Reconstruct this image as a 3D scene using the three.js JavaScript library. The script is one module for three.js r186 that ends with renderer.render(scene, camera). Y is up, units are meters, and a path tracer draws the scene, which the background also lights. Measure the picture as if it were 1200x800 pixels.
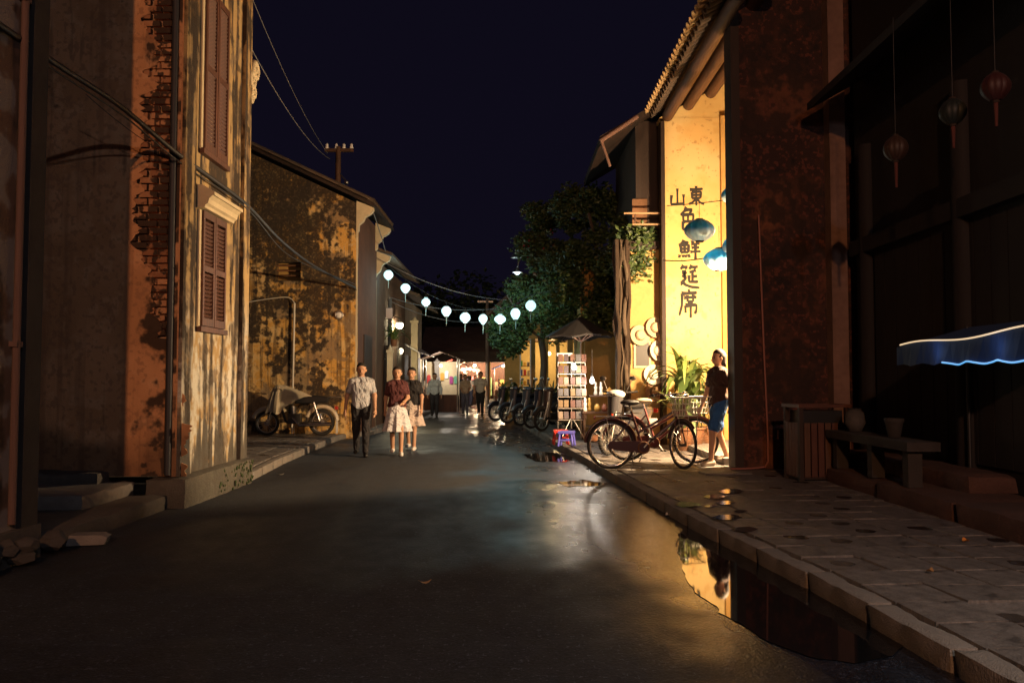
import * as THREE from 'three';
import { mergeGeometries } from 'three/addons/utils/BufferGeometryUtils.js';
import { MarchingCubes } from 'three/addons/objects/MarchingCubes.js';

// ---------------------------------------------------------------- camera, sky, lamps behind the camera, exposure
const scene = new THREE.Scene();
const camera = new THREE.PerspectiveCamera(43.6, 1.5, 0.1, 600);
camera.position.set(0, 1.35, 0);
camera.rotation.x = Math.atan(46 / 1000);
const renderer = new THREE.WebGLRenderer({ antialias: true });
renderer.toneMapping = THREE.LinearToneMapping;
renderer.toneMappingExposure = 1;
renderer.shadowMap.enabled = true;
{ // night sky: deep navy, a little paler towards the horizon from the town's lights
  const W = 64, H = 32, a = new Float32Array(W * H * 4);
  for (let j = 0; j < H; j++) for (let i = 0; i < W; i++) {
    const up = (j + 0.5) / H, k = 1 + 0.25 * Math.max(0, 1 - Math.abs(up - 0.5) * 4);
    a.set([0.0036 * k, 0.0029 * k, 0.0076 * k, 1], (j * W + i) * 4);
  }
  const t = new THREE.DataTexture(a, W, H, THREE.RGBAFormat, THREE.FloatType);
  t.mapping = THREE.EquirectangularReflectionMapping; t.magFilter = THREE.LinearFilter; t.needsUpdate = true;
  scene.background = t; scene.environment = t;
}
const moon = new THREE.DirectionalLight(0xbfcfff, 0.012);   // faint moonlight
moon.position.set(12, 40, 25); moon.castShadow = true; moon.shadow.radius = 3;
moon.shadow.camera.left = -40; moon.shadow.camera.right = 40; moon.shadow.camera.top = 40; moon.shadow.camera.bottom = -40; moon.shadow.camera.far = 160;
scene.add(moon);
const LIGHTS = { sodium: 380, recess: 275, porch: 30, alleyFill: 32 };     // candela of the main lamps; their fittings are built further down
const WARM = [1.0, 0.67, 0.36], SODIUM = [1.0, 0.44, 0.19], WHITE = [1.0, 0.88, 0.74], CYAN = [0.56, 0.97, 1.0];

// ---------------------------------------------------------------- helpers
let seed = 7;
const rnd = () => { seed = (seed + 0x6d2b79f5) | 0; let t = Math.imul(seed ^ (seed >>> 15), 1 | seed); t = (t + Math.imul(t ^ (t >>> 7), 61 | t)) ^ t; return ((t ^ (t >>> 14)) >>> 0) / 4294967296; };
const rr = (a, b) => a + (b - a) * rnd();
const V = (x, y, z) => new THREE.Vector3(x, y, z);
const clamp = (x, a = 0, b = 1) => Math.min(b, Math.max(a, x));
const smooth = (x, a, b) => { const t = clamp((x - a) / (b - a)); return t * t * (3 - 2 * t); };
const mix = (a, b, t) => a + (b - a) * t;
const mix3 = (a, b, t) => [mix(a[0], b[0], t), mix(a[1], b[1], t), mix(a[2], b[2], t)];
// where a photograph pixel (1200 x 800) lies at distance d in front of the camera (z = -d), to lay the plan out
const at = (px, py, d) => { const c = Math.cos(camera.rotation.x), s = Math.sin(camera.rotation.x), u = (px - 600) / 1000, v = (400 - py) / 1000; const y = v * c + s, zz = -c + v * s; const k = -d / zz; return V(u * k, 1.35 + y * k, -d); };
const taken = {};
const numbered = (n) => { const k = taken[n] = (taken[n] ?? -1) + 1; return k ? n + '_' + String(k).padStart(3, '0') : n; };
function tag(o, label, category, group) { o.userData.label = label; o.userData.category = category; if (group) o.userData.group = group; return o; }
function thing(name, label, category, [x, y, z] = [0, 0, 0], turn = 0, group) {
  const o = new THREE.Group(); o.name = numbered(name); o.position.set(x, y, z); o.rotation.y = turn; scene.add(o);
  return tag(o, label, category, group);
}
function mesh(name, geo, mat, parent, pos, rot) {
  const m = new THREE.Mesh(Array.isArray(geo) ? merge(geo) : geo, mat); m.name = parent ? name : numbered(name); m.castShadow = m.receiveShadow = true;
  if (pos) m.position.set(...pos); if (rot) m.rotation.set(...rot);
  (parent ?? scene).add(m); return m;
}
function struct(name, geo, mat) { const m = mesh(name, geo, mat); m.userData.kind = 'structure'; return m; }
function single(name, label, category, geo, mat, group) { return tag(mesh(name, geo, mat), label, category, group); }
function lamp(parent, color, intensity, pos, size = 1) {
  const l = new THREE.PointLight(new THREE.Color().setRGB(...color), intensity); l.position.set(...pos); l.castShadow = true; l.shadow.radius = size; l.name = 'lamp_light'; parent.add(l); return l;
}
function merge(list) {
  const gs = list.map((g) => { const n = g.index ? g.toNonIndexed() : g; for (const k of Object.keys(n.attributes)) if (!['position', 'normal', 'uv'].includes(k)) n.deleteAttribute(k); if (!n.attributes.uv) n.setAttribute('uv', new THREE.BufferAttribute(new Float32Array(n.attributes.position.count * 2), 2)); return n; });
  return mergeGeometries(gs);
}
// uv in metres from position and normal (dominant axis)
function metres(geo, s = 1, ox = 0, oy = 0) {
  const g = geo.index ? geo.toNonIndexed() : geo, p = g.attributes.position, n = g.attributes.normal, uv = new Float32Array(p.count * 2);
  for (let i = 0; i < p.count; i++) {
    const a = Math.abs(n.getX(i)), b = Math.abs(n.getY(i)), c = Math.abs(n.getZ(i));
    const [u, v] = b >= a && b >= c ? [p.getX(i), p.getZ(i)] : a >= c ? [p.getZ(i), p.getY(i)] : [p.getX(i), p.getY(i)];
    uv[i * 2] = (u + ox) * s; uv[i * 2 + 1] = (v + oy) * s;
  }
  g.setAttribute('uv', new THREE.BufferAttribute(uv, 2)); return g;
}
const box = (w, h, d, x = 0, y = 0, z = 0) => { const g = new THREE.BoxGeometry(w, h, d); g.translate(x, y, z); return metres(g); };
const span = (x0, x1, y0, y1, z0, z1) => box(Math.abs(x1 - x0), Math.abs(y1 - y0), Math.abs(z1 - z0), (x0 + x1) / 2, (y0 + y1) / 2, (z0 + z1) / 2);
// a worn block: subdivided box whose faces and edges are knocked about
function worn(x0, x1, y0, y1, z0, z1, amp = 0.02, cell = 0.09) {
  const w = Math.abs(x1 - x0), h = Math.abs(y1 - y0), d = Math.abs(z1 - z0), n = (l) => Math.max(2, Math.min(40, Math.round(l / cell)));
  const g = new THREE.BoxGeometry(w, h, d, n(w), n(h), n(d)), p = g.attributes.position, cx = (x0 + x1) / 2, cy = (y0 + y1) / 2, cz = (z0 + z1) / 2;
  for (let i = 0; i < p.count; i++) { const x = p.getX(i), y = p.getY(i), z = p.getZ(i), ex = w / 2 - Math.abs(x) < 1e-4, ey = h / 2 - Math.abs(y) < 1e-4, ez = d / 2 - Math.abs(z) < 1e-4, e = ex + ey + ez; const N = fbm((x + cx) * 6 + 60, (y + cy) * 6 + (z + cz) * 6 + 90, 4, 256, 17), k = amp * ((e > 1 ? 0.7 : 0) + (N - 0.5) * (e > 1 ? 2.2 : 0.9)); p.setXYZ(i, x + cx - (ex ? Math.sign(x) * k : 0), y + cy - (ey && y > 0 ? k : 0), z + cz - (ez ? Math.sign(z) * k : 0)); }
  g.computeVertexNormals(); return metres(g);
}
const cyl = (r0, r1, h, x = 0, y = 0, z = 0, n = 12) => { const g = new THREE.CylinderGeometry(r1, r0, h, n); g.translate(x, y + h / 2, z); return g; };
const ball = (r, x = 0, y = 0, z = 0, sx = 1, sy = 1, sz = 1, n = 10) => { const g = new THREE.SphereGeometry(r, n + 2, n); g.scale(sx, sy, sz); g.translate(x, y, z); return g; };
function rod(a, b, r0, r1 = r0, n = 6) {
  const d = b.clone().sub(a), g = new THREE.CylinderGeometry(r1, r0, d.length(), n); g.translate(0, d.length() / 2, 0);
  g.applyQuaternion(new THREE.Quaternion().setFromUnitVectors(V(0, 1, 0), d.clone().normalize())); g.translate(a.x, a.y, a.z); return g;
}
const tube = (pts, r, n = 24, k = 6) => new THREE.TubeGeometry(new THREE.CatmullRomCurve3(pts), n, r, k);
const lathe = (pts, n = 20) => new THREE.LatheGeometry(pts.map(([x, y]) => new THREE.Vector2(x, y)), n);
function extrude(pts, depth, bevel = 0, holes = []) {
  const s = new THREE.Shape(pts.map(([x, y]) => new THREE.Vector2(x, y))); for (const h of holes) s.holes.push(new THREE.Path(h.map(([x, y]) => new THREE.Vector2(x, y))));
  return new THREE.ExtrudeGeometry(s, { depth, bevelEnabled: bevel > 0, bevelSize: bevel, bevelThickness: bevel, bevelSegments: 2 });
}
// tileable value noise
const HASH = new Float32Array(65536); for (let i = 0; i < 65536; i++) HASH[i] = rnd();
function vn(x, y, per = 256, s = 0) {
  const ix = Math.floor(x), iy = Math.floor(y), fx = x - ix, fy = y - iy, u = fx * fx * (3 - 2 * fx), v = fy * fy * (3 - 2 * fy);
  const w = (n) => ((n % per) + per) % per, x0 = w(ix), x1 = w(ix + 1), y0 = w(iy), y1 = w(iy + 1), h = (a, b) => HASH[(a * 157 + b * 7919 + s * 3571 + (a * b % 97) * 131) & 65535];
  return mix(mix(h(x0, y0), h(x1, y0), u), mix(h(x0, y1), h(x1, y1), u), v);
}
function fbm(x, y, o = 5, per = 256, s = 0) { let a = 0, k = 0.5, t = 0; for (let i = 0; i < o; i++) { a += k * vn(x, y, per, s + i); t += k; x *= 2; y *= 2; per *= 2; k *= 0.5; } return a / t; }
const enc = (c) => 255 * (c <= 0.0031308 ? 12.92 * c : 1.055 * Math.pow(Math.min(1, c), 1 / 2.4) - 0.055);
function tex(w, h, fn, srgb = true, rep = [1, 1]) {
  const a = new Uint8Array(w * h * 4);
  for (let j = 0; j < h; j++) for (let i = 0; i < w; i++) {
    const c = fn((i + 0.5) / w, (j + 0.5) / h), o = (j * w + i) * 4;
    for (let k = 0; k < 3; k++) { const q = Math.max(0, typeof c === 'number' ? c : c[k]); a[o + k] = srgb ? enc(q) : clamp(q) * 255; } a[o + 3] = 255;
  }
  const t = new THREE.DataTexture(a, w, h); t.magFilter = THREE.LinearFilter; t.minFilter = THREE.LinearMipmapLinearFilter; t.generateMipmaps = true; t.wrapS = t.wrapT = THREE.RepeatWrapping; t.repeat.set(...rep);
  if (srgb) t.colorSpace = THREE.SRGBColorSpace; t.needsUpdate = true; return t;
}
const M = (rgb, roughness = 0.8, more = {}) => new THREE.MeshPhysicalMaterial({ color: new THREE.Color().setRGB(...rgb), roughness, ...more });
const glow = (rgb, k, more = {}) => new THREE.MeshStandardMaterial({ color: new THREE.Color().setRGB(0.7, 0.7, 0.7), emissive: new THREE.Color().setRGB(...rgb), emissiveIntensity: k, roughness: 0.6, ...more });

// shared fine relief and general-purpose surfaces (uv in metres)
const grainBump = tex(512, 512, (u, v) => 0.6 * fbm(u * 16, v * 16, 5, 16, 3) + 0.4 * vn(u * 200, v * 200, 200, 9), false, [1, 1]);
const rough = (rgb, k = 0.35, s = 0, o = {}) => { // mottled matt surface with its own grain
  const t = tex(256, 256, (u, v) => { const n = fbm(u * 6, v * 6, 5, 6, s), f = fbm(u * 40, v * 40, 2, 40, s + 4); const q = 1 - k + 2 * k * (0.7 * n + 0.3 * f); return [rgb[0] * q, rgb[1] * q, rgb[2] * q]; }, true, o.rep ?? [0.5, 0.5]);
  return M([1, 1, 1], o.roughness ?? 0.9, { map: t, bumpMap: grainBump, bumpScale: o.bump ?? 0.004 });
};
const woodTex = (rgb, s) => tex(128, 512, (u, v) => { const g = fbm(u * 24, v * 3, 4, 24, s), n = fbm(u * 4, v * 4, 4, 4, s + 3); const q = 0.5 + 0.7 * g * 0.7 + 0.6 * (n - 0.5); return rgb.map((c) => c * q); }, true, [1, 0.5]);
const MAT = {
  darkWood: M([1, 1, 1], 0.7, { map: woodTex([0.035, 0.018, 0.011], 2), bumpMap: grainBump, bumpScale: 0.003 }),
  brownWood: M([1, 1, 1], 0.65, { map: woodTex([0.11, 0.05, 0.025], 5), bumpMap: grainBump, bumpScale: 0.003 }),
  redWood: M([1, 1, 1], 0.6, { map: woodTex([0.12, 0.042, 0.024], 8), bumpMap: grainBump, bumpScale: 0.002 }),
  stone: rough([0.16, 0.145, 0.13], 0.45, 11, { bump: 0.008 }),
  darkStone: rough([0.07, 0.062, 0.055], 0.5, 15, { bump: 0.01 }),
  tile: rough([0.10, 0.07, 0.05], 0.5, 19, { bump: 0.006 }),
  ochre: rough([0.46, 0.27, 0.08], 0.3, 23),
  cream: rough([0.55, 0.46, 0.30], 0.25, 31),
  nearBlack: rough([0.03, 0.025, 0.022], 0.5, 35),  // near-black mottled tone
  black: M([0.012, 0.012, 0.013], 0.5), rubber: M([0.018, 0.017, 0.016], 0.75),
  chrome: M([0.75, 0.74, 0.72], 0.22, { metalness: 1 }), steel: M([0.45, 0.44, 0.42], 0.38, { metalness: 1 }),
  white: M([0.75, 0.74, 0.70], 0.5), pvc: M([0.62, 0.58, 0.50], 0.5), cable: M([0.02, 0.02, 0.022], 0.55), paleWire: M([0.16, 0.155, 0.15], 0.6),
  skin: M([0.42, 0.24, 0.15], 0.55), hair: M([0.012, 0.009, 0.007], 0.8),
  rust: rough([0.16, 0.07, 0.03], 0.5, 39),
  burgundy: M([0.045, 0.008, 0.010], 0.3, { clearcoat: 0.6, clearcoatRoughness: 0.2 }),
  leafA: M([0.07, 0.12, 0.03], 0.5, { transmission: 0.3 }), leafB: M([0.09, 0.14, 0.03], 0.5, { transmission: 0.3 }), leafC: M([0.03, 0.065, 0.018], 0.55, { transmission: 0.3 }),
  bark: rough([0.13, 0.095, 0.065], 0.45, 43, { bump: 0.012 }),
};
const KERB = [[2.75, -8], [2.42, -1], [2.2, 2], [2.04, 3.8], [1.93, 5.4], [1.64, 7.8], [1.4, 10.6], [1.17, 13.8], [0.75, 19], [0.42, 24], [0.0, 30.5], [-0.55, 36], [-1.3, 46], [-2.0, 60]];
// ---------------------------------------------------------------- ground: earth, road, puddles, pavements
const groundSheet = new THREE.PlaneGeometry(500, 500); groundSheet.rotateX(-Math.PI / 2); groundSheet.translate(0, -0.03, 0);
struct('ground', metres(groundSheet), MAT.darkStone);
const aggregate = (u, v) => { let n = vn(u * 110, v * 110, 110, 1), m = vn(u * 220 + 9, v * 220, 220, 2), c = fbm(u * 8, v * 8, 4, 8, 5); return [n, m, c]; };
const asphalt = M([1, 1, 1], 1, { specularIntensity: 0.8,
  map: tex(512, 512, (u, v) => { const [n, m, c] = aggregate(u, v), k = 0.006 + 0.010 * n * n + 0.010 * m * n + 0.010 * (c - 0.5) + 0.05 * smooth(vn(u * 64 + 3, v * 64, 64, 21) * 0.7 + m * 0.3, 0.74, 0.86); return [k * 0.78, k * 0.96, k * 1.45]; }),
  bumpMap: tex(512, 512, (u, v) => { const [n, m, c] = aggregate(u, v); return 0.5 * n + 0.2 * m + 0.3 * c + 0.35 * vn(u * 42, v * 42, 42, 6); }, false), bumpScale: 0.0024,
  roughnessMap: tex(1024, 1024, (u, v) => { // damp patches after rain: how wet the asphalt is, u = (x + 20) / 40, v = (z + 68) / 80
    const x = u * 40 - 20, d = 68 - v * 80, k = kerbX(d);
    const gutter = 1 - smooth(k - x + 0.9 * (fbm(x * 1.3 + 9, d * 1.1, 4, 256, 14) - 0.5), 0.3, 2.3), n = fbm(x * 0.55 + 40, d * 0.4, 4, 256, 12), far = smooth(d, 13, 20);
    const wet = clamp(0.95 * gutter + 0.42 * smooth(n, 0.48, 0.64) + 0.35 * far);
    const pool = (1 - smooth(k - x + 0.5 * (fbm(x * 3 + 5, d * 3, 3, 256, 15) - 0.5), 0.5, 1.25)) * smooth(d, 3.5, 5) * (1 - smooth(d, 8, 10)); return mix(mix(0.95, 0.28, wet), 0.12, pool) + 0.10 * (vn(x * 12, d * 6, 256, 8) - 0.5) + 0.12 * (fbm(x * 3, d * 2.4, 3, 256, 9) - 0.5);
  }, false, [1 / 40, 1 / 80]),
});
asphalt.roughnessMap.offset.set(0.5, 68 / 80);
function kerbX(d) { let i = 0; while (i < KERB.length - 2 && KERB[i + 1][1] < d) i++; const [a, p] = KERB[i], [b, q] = KERB[i + 1]; return a + (b - a) * (d - p) / (q - p); }
const roadSheet = new THREE.PlaneGeometry(40, 80); roadSheet.rotateX(-Math.PI / 2); roadSheet.translate(0, 0, -28);
struct('road', metres(roadSheet), asphalt);
const water = M([0.006, 0.006, 0.007], 0.035, { ior: 1.33, specularIntensity: 1.0 });
const film = M([0.05, 0.044, 0.04], 0.06, { ior: 1.33, bumpMap: grainBump, bumpScale: 0.0006 });
function puddle(pix, wob, n = 10, base = 0) { // outline on the road, broken up by the asphalt's grain
  const pts = []; const P = pix.map(([x, y]) => { const k = (1350 - base * 1000) / (y - 446); return V((x - 600) / 1000 * k, 0, -k); });
  P.forEach((p, i) => { const q = P[(i + 1) % P.length], L = p.distanceTo(q), m = Math.max(2, Math.round(L * n)); for (let k = 0; k < m; k++) { const t = k / m, c = p.clone().lerp(q, t); c.x += wob * (fbm(c.x * 5 + 50, c.z * 5 + 90, 4, 256, 3) - 0.5) * 2; c.z += wob * (fbm(c.x * 6 + 10, c.z * 6 + 30, 4, 256, 7) - 0.5) * 3; pts.push([c.x, -c.z]); } });
  const g = new THREE.ShapeGeometry(new THREE.Shape(pts.map(([x, y]) => new THREE.Vector2(x, y)))); g.rotateX(-Math.PI / 2); g.translate(0, base + 0.0045, 0);
  return struct('puddle', g, base ? film : water);
}
puddle([[798, 618], [790, 640], [800, 672], [826, 702], [860, 726], [905, 752], [950, 768], [1000, 772], [1040, 764], [1052, 750], [964, 695], [880, 655], [822, 627]], 0.05, 16);
puddle([[612, 532], [640, 529], [672, 534], [664, 541], [628, 540]], 0.10);
puddle([[655, 564], [684, 561], [708, 565], [700, 569], [664, 569]], 0.10);

// paving slab look: concrete, some with round dark damp stains
function slabMaterial(k) {
  const spot = k === 2 ? [0.5, 0.5, 0.27] : k === 3 ? [0.12, 0.2, 0.3] : k === 4 ? [0.8, 0.85, 0.34] : null;
  const wet = (u, v) => { if (!spot) return 0.6 * smooth(fbm(u * 2 + k * 7, v * 2, 4, 256, 20 + k), 0.66, 0.76); const r = Math.hypot(u - spot[0], (v - spot[1])) / spot[2] + 0.5 * (fbm(u * 5, v * 5, 3, 256, k) - 0.5); return 1 - smooth(r, 0.7, 1.0); };
  return M([1, 1, 1], 1, {
    map: tex(256, 256, (u, v) => { const n = fbm(u * 5, v * 5, 5, 256, 40 + k), f = 1.6 * vn(u * 60, v * 60, 256, k) + 1.2 * fbm(u * 22, v * 22, 3, 256, k + 3) - 0.9, w = wet(u, v), q = (0.125 + 0.02 * k * (k % 2)) * (0.45 + 0.95 * n + 0.3 * (f - 0.5)) * mix(1, 0.16, w); return [q * 1.06, q * 0.95, q * 0.88]; }),
    roughnessMap: tex(64, 64, (u, v) => mix(0.55, 0.07, wet(u, v)), false), bumpMap: grainBump, bumpScale: 0.009,
  });
}
const SLABS = [0, 1, 2, 3, 4].map(slabMaterial);
function slabGeo(w, h, d) { // a slab with a small chamfer; uv 0..1 over its top
  const g = extrude([[-w / 2, -d / 2], [w / 2, -d / 2], [w / 2, d / 2], [-w / 2, d / 2]], h, 0); const c = 0.012, p = g.attributes.position, uv = g.attributes.uv;
  for (let i = 0; i < p.count; i++) { const x = p.getX(i), y = p.getY(i), z = p.getZ(i); uv.setXY(i, x / w + 0.5, y / d + 0.5); if (z > h / 2) p.setXY(i, x - Math.sign(x) * c * 0.5, y - Math.sign(y) * c * 0.5); }
  g.rotateX(-Math.PI / 2); g.computeVertexNormals(); return g;
}
const slab0 = slabGeo(0.398, 0.05, 0.398), kerbGeo = worn(-0.075, 0.075, -0.1, 0.1, -0.396, 0.396, 0.012, 0.05);
{ // pavement on the right: bedding, kerb stones, slabs laid along the kerb
  const pv = new THREE.Group(); pv.name = 'pavement'; pv.userData.kind = 'structure'; scene.add(pv);
  const out = KERB.map(([x, d]) => [x + 0.02, d]); const g = extrude([...out, [14, 60], [14, -8]].map(([x, d]) => [x, d]), 0.075, 0); g.rotateX(-Math.PI / 2); mesh('bedding', metres(g), MAT.darkStone, pv);
  for (let d = 1.6; d < 44; d += 0.8) { // each stone follows the line of the kerb
    const x0 = kerbX(d), x1 = kerbX(d + 0.8), k = mesh('kerb_stone', kerbGeo, MAT.stone, pv, [(x0 + x1) / 2 + 0.075 + rr(-0.008, 0.008), 0.022 + rr(-0.004, 0.004), -(d + 0.4)]); k.rotation.y = Math.atan2(x0 - x1, 0.8); }
  const rest = []; let made = 0;
  for (let r = 0; r < 105; r++) for (let c = 0; c < 12; c++) {
    const d = 2.6 + r * 0.405, x = kerbX(d) + 0.365 + c * 0.405; if (x > (d < 12 ? 4.75 : d < 17 ? 6 : d < 27 ? 4 : 1.6)) continue;
    const turn = Math.atan2(kerbX(d - 0.2) - kerbX(d + 0.2), 0.4) + rr(-0.008, 0.008), y = 0.068 + rr(-0.004, 0.004), m = SLABS[[0, 1, 0, 1, 2, 0, 3, 1, 4, 2, 0][Math.floor(rnd() * 11)]];
    if (made < 296) { made++; const s = mesh('paving_slab', slab0, m, pv, [x, y, -d]); s.rotation.set(rr(-0.016, 0.016), turn, rr(-0.016, 0.016)); }
    else { const s = slab0.clone(); s.rotateY(turn); s.translate(x, y, -d); rest.push(s); }
  }
  mesh('far_paving', rest, SLABS[0], pv).userData.kind = 'stuff';
}
{ // pavement on the left, in front of the gable wall
  const pv = new THREE.Group(); pv.name = 'pavement_001'; pv.userData.kind = 'structure'; scene.add(pv);
  const L = [[-3.5, 11.4], [-3.72, 14], [-3.85, 17], [-3.95, 20], [-3.5, 21.2], [-3.35, 24], [-3.3, 40]];
  const kx = (d) => { let i = 0; while (i < L.length - 2 && L[i + 1][1] < d) i++; const [a, p] = L[i], [b, q] = L[i + 1]; return a + (b - a) * (d - p) / (q - p); };
  const g = extrude([...L.map(([x, d]) => [x - 0.01, d]), [-9, 40], [-9, 11.4]], 0.075, 0); g.rotateX(-Math.PI / 2); mesh('bedding', metres(g), MAT.darkStone, pv);
  for (let d = 11.5; d < 36; d += 0.8) { const x0 = kx(d), x1 = kx(d + 0.8), k = mesh('kerb_stone', kerbGeo, MAT.stone, pv, [(x0 + x1) / 2 - 0.075, 0.02 + rr(-0.006, 0.006), -(d + 0.4)]); k.rotation.y = Math.atan2(x0 - x1, 0.8); }
  const rest = []; let made = 0;
  for (let r = 0; r < 60; r++) for (let c = 0; c < 9; c++) { const d = 11.7 + r * 0.405, x = kx(d) - 0.365 - c * 0.405; if (d > 21 && c > 0) continue; if (d < 20 || d > 21) { const m = SLABS[Math.floor(rnd() * 5)], y = 0.068 + rr(-0.006, 0.006); if (made++ < 200) mesh('paving_slab', slab0, m, pv, [x, y, -d], [rr(-0.01, 0.01), rr(-0.02, 0.02), rr(-0.01, 0.01)]); else { const s = slab0.clone(); s.translate(x, y, -d); rest.push(s); } } }
  mesh('far_paving', rest, SLABS[1], pv).userData.kind = 'stuff';
}
for (const [x, y, w, hh] of [[856, 575, 17, 2.6], [836, 581, 14, 2.4], [848, 588, 13, 2.2], [804, 590, 16, 3], [850, 605, 17, 3], [872, 619, 16, 3], [830, 592, 9, 1.6], [866, 598, 10, 1.8]]) puddle([[x - w, y], [x - w * 0.5, y - hh * 0.8], [x + w * 0.3, y - hh], [x + w, y - hh * 0.1], [x + w * 0.4, y + hh * 0.9], [x - w * 0.4, y + hh]], 0.03, 14, 0.1235);
// ---------------------------------------------------------------- weathered plaster
// col(x, y) in metres on the wall -> linear colour; the relief follows the flaking
function wallMat(w, h, W, H, x0, y0, col, bump = 0.012, roughness = 0.92) {
  const t = tex(w, h, (u, v) => col(x0 + u * W, y0 + v * H)); const b = grainBump.clone(); b.repeat.set(1, 1); b.needsUpdate = true;
  t.repeat.set(1 / W, 1 / H); t.offset.set(-x0 / W, -y0 / H);
  return M([1, 1, 1], roughness, { map: t, bumpMap: b, bumpScale: bump * 0.5 });
}
const mould = [0.026, 0.018, 0.013];
const streak = (x, y, s) => fbm(x * 9 + 31, y * 0.8 + 17, 5, 256, s);
const blotch = (x, y, f, s) => fbm(x * f + 71, y * f + 53, 6, 256, s);

// ---------------------------------------------------------------- house with the shutters (left): brick side wall in the alley and plastered street front
{
  const h = thing('shuttered_house', 'tall mouldy plastered house with brown louvred shutters and bare brick side wall', 'house', [-3.6, 0, -9.16]);
  // local: street front at x = 0 from z = 0 (near corner) to z = -2.2; side wall at z = 0 facing the camera, running to -x
  const sideCol = (x, y) => {
    const edge = smooth(x, -0.62, -0.12), n = blotch(x, y, 2.2, 60), f = blotch(x, y, 9, 62);
    let c = mix3([0.62, 0.32, 0.15], [0.50, 0.25, 0.11], smooth(n, 0.35, 0.7)); c = mix3(c, [0.66, 0.38, 0.20], 0.6 * smooth(f, 0.52, 0.7)); c = mix3(c, [0.30, 0.14, 0.065], 0.55 * smooth(streak(x, y * 0.5, 66), 0.5, 0.68)); c = mix3(c, [0.34, 0.17, 0.085], 0.6 * smooth(blotch(x, y, 24, 67), 0.56, 0.66));
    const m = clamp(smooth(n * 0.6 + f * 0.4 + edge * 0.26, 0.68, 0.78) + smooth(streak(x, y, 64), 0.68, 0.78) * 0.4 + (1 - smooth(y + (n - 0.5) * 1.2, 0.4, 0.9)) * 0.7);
    return mix3(c, mould, m * 0.93);
  };
  const frontCol = (z, y) => { // z from -2.2 (far) to 0 (near)
    const s = streak(z, y, 70), n = blotch(z, y, 3, 72), f = blotch(z, y, 14, 74);
    const low = 1 - smooth(y, 1.7, 2.6);
    let c = mix3([0.42, 0.29, 0.13], [0.62, 0.60, 0.52], low * smooth(f * 0.5 + n * 0.5, 0.3, 0.6));
    c = mix3(c, [0.20, 0.115, 0.045], smooth(s, 0.5, 0.64) * (1 - 0.6 * low));
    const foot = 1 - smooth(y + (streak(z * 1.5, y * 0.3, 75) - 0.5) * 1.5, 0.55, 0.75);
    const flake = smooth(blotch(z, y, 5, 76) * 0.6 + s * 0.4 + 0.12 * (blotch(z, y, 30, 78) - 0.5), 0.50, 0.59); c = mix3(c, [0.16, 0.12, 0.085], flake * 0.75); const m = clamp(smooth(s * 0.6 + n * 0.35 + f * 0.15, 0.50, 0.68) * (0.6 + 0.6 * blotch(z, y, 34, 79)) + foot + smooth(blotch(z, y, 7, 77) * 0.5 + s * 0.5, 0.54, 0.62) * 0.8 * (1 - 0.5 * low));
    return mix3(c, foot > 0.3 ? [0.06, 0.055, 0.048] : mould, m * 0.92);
  };
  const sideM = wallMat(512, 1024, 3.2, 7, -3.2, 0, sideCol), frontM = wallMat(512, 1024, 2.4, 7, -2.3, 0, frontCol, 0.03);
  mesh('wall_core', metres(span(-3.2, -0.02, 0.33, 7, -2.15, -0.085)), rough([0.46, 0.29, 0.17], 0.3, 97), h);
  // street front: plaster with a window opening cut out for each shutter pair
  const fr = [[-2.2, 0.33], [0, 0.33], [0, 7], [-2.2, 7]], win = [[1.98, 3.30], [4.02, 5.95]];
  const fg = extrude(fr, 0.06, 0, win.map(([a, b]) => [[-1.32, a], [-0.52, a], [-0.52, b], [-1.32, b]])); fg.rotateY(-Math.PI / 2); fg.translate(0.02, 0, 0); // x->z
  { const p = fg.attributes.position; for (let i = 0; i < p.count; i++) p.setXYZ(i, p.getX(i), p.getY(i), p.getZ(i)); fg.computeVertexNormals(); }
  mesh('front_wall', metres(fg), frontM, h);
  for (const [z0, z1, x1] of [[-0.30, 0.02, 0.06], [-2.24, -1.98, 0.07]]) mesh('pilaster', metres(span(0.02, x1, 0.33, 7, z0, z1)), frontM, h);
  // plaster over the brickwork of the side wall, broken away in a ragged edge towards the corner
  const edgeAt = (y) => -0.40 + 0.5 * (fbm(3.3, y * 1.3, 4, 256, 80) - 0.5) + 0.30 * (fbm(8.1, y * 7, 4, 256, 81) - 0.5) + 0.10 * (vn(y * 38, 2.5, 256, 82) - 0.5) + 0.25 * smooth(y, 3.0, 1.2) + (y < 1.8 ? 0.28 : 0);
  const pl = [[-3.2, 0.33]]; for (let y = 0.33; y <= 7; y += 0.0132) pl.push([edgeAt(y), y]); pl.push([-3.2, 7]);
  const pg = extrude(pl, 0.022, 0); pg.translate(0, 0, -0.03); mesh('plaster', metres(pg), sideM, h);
  // the brick courses that show along the corner
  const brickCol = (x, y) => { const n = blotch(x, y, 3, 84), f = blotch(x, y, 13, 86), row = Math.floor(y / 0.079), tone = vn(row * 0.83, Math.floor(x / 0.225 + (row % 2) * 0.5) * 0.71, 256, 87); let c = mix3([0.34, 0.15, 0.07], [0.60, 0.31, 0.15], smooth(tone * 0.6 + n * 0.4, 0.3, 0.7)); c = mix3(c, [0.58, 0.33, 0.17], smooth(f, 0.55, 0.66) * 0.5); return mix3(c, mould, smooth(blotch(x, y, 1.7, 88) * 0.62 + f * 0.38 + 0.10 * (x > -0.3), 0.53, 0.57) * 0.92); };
  const brickM = wallMat(256, 1024, 1.2, 7, -1.2, 0, brickCol, 0.02);
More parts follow.
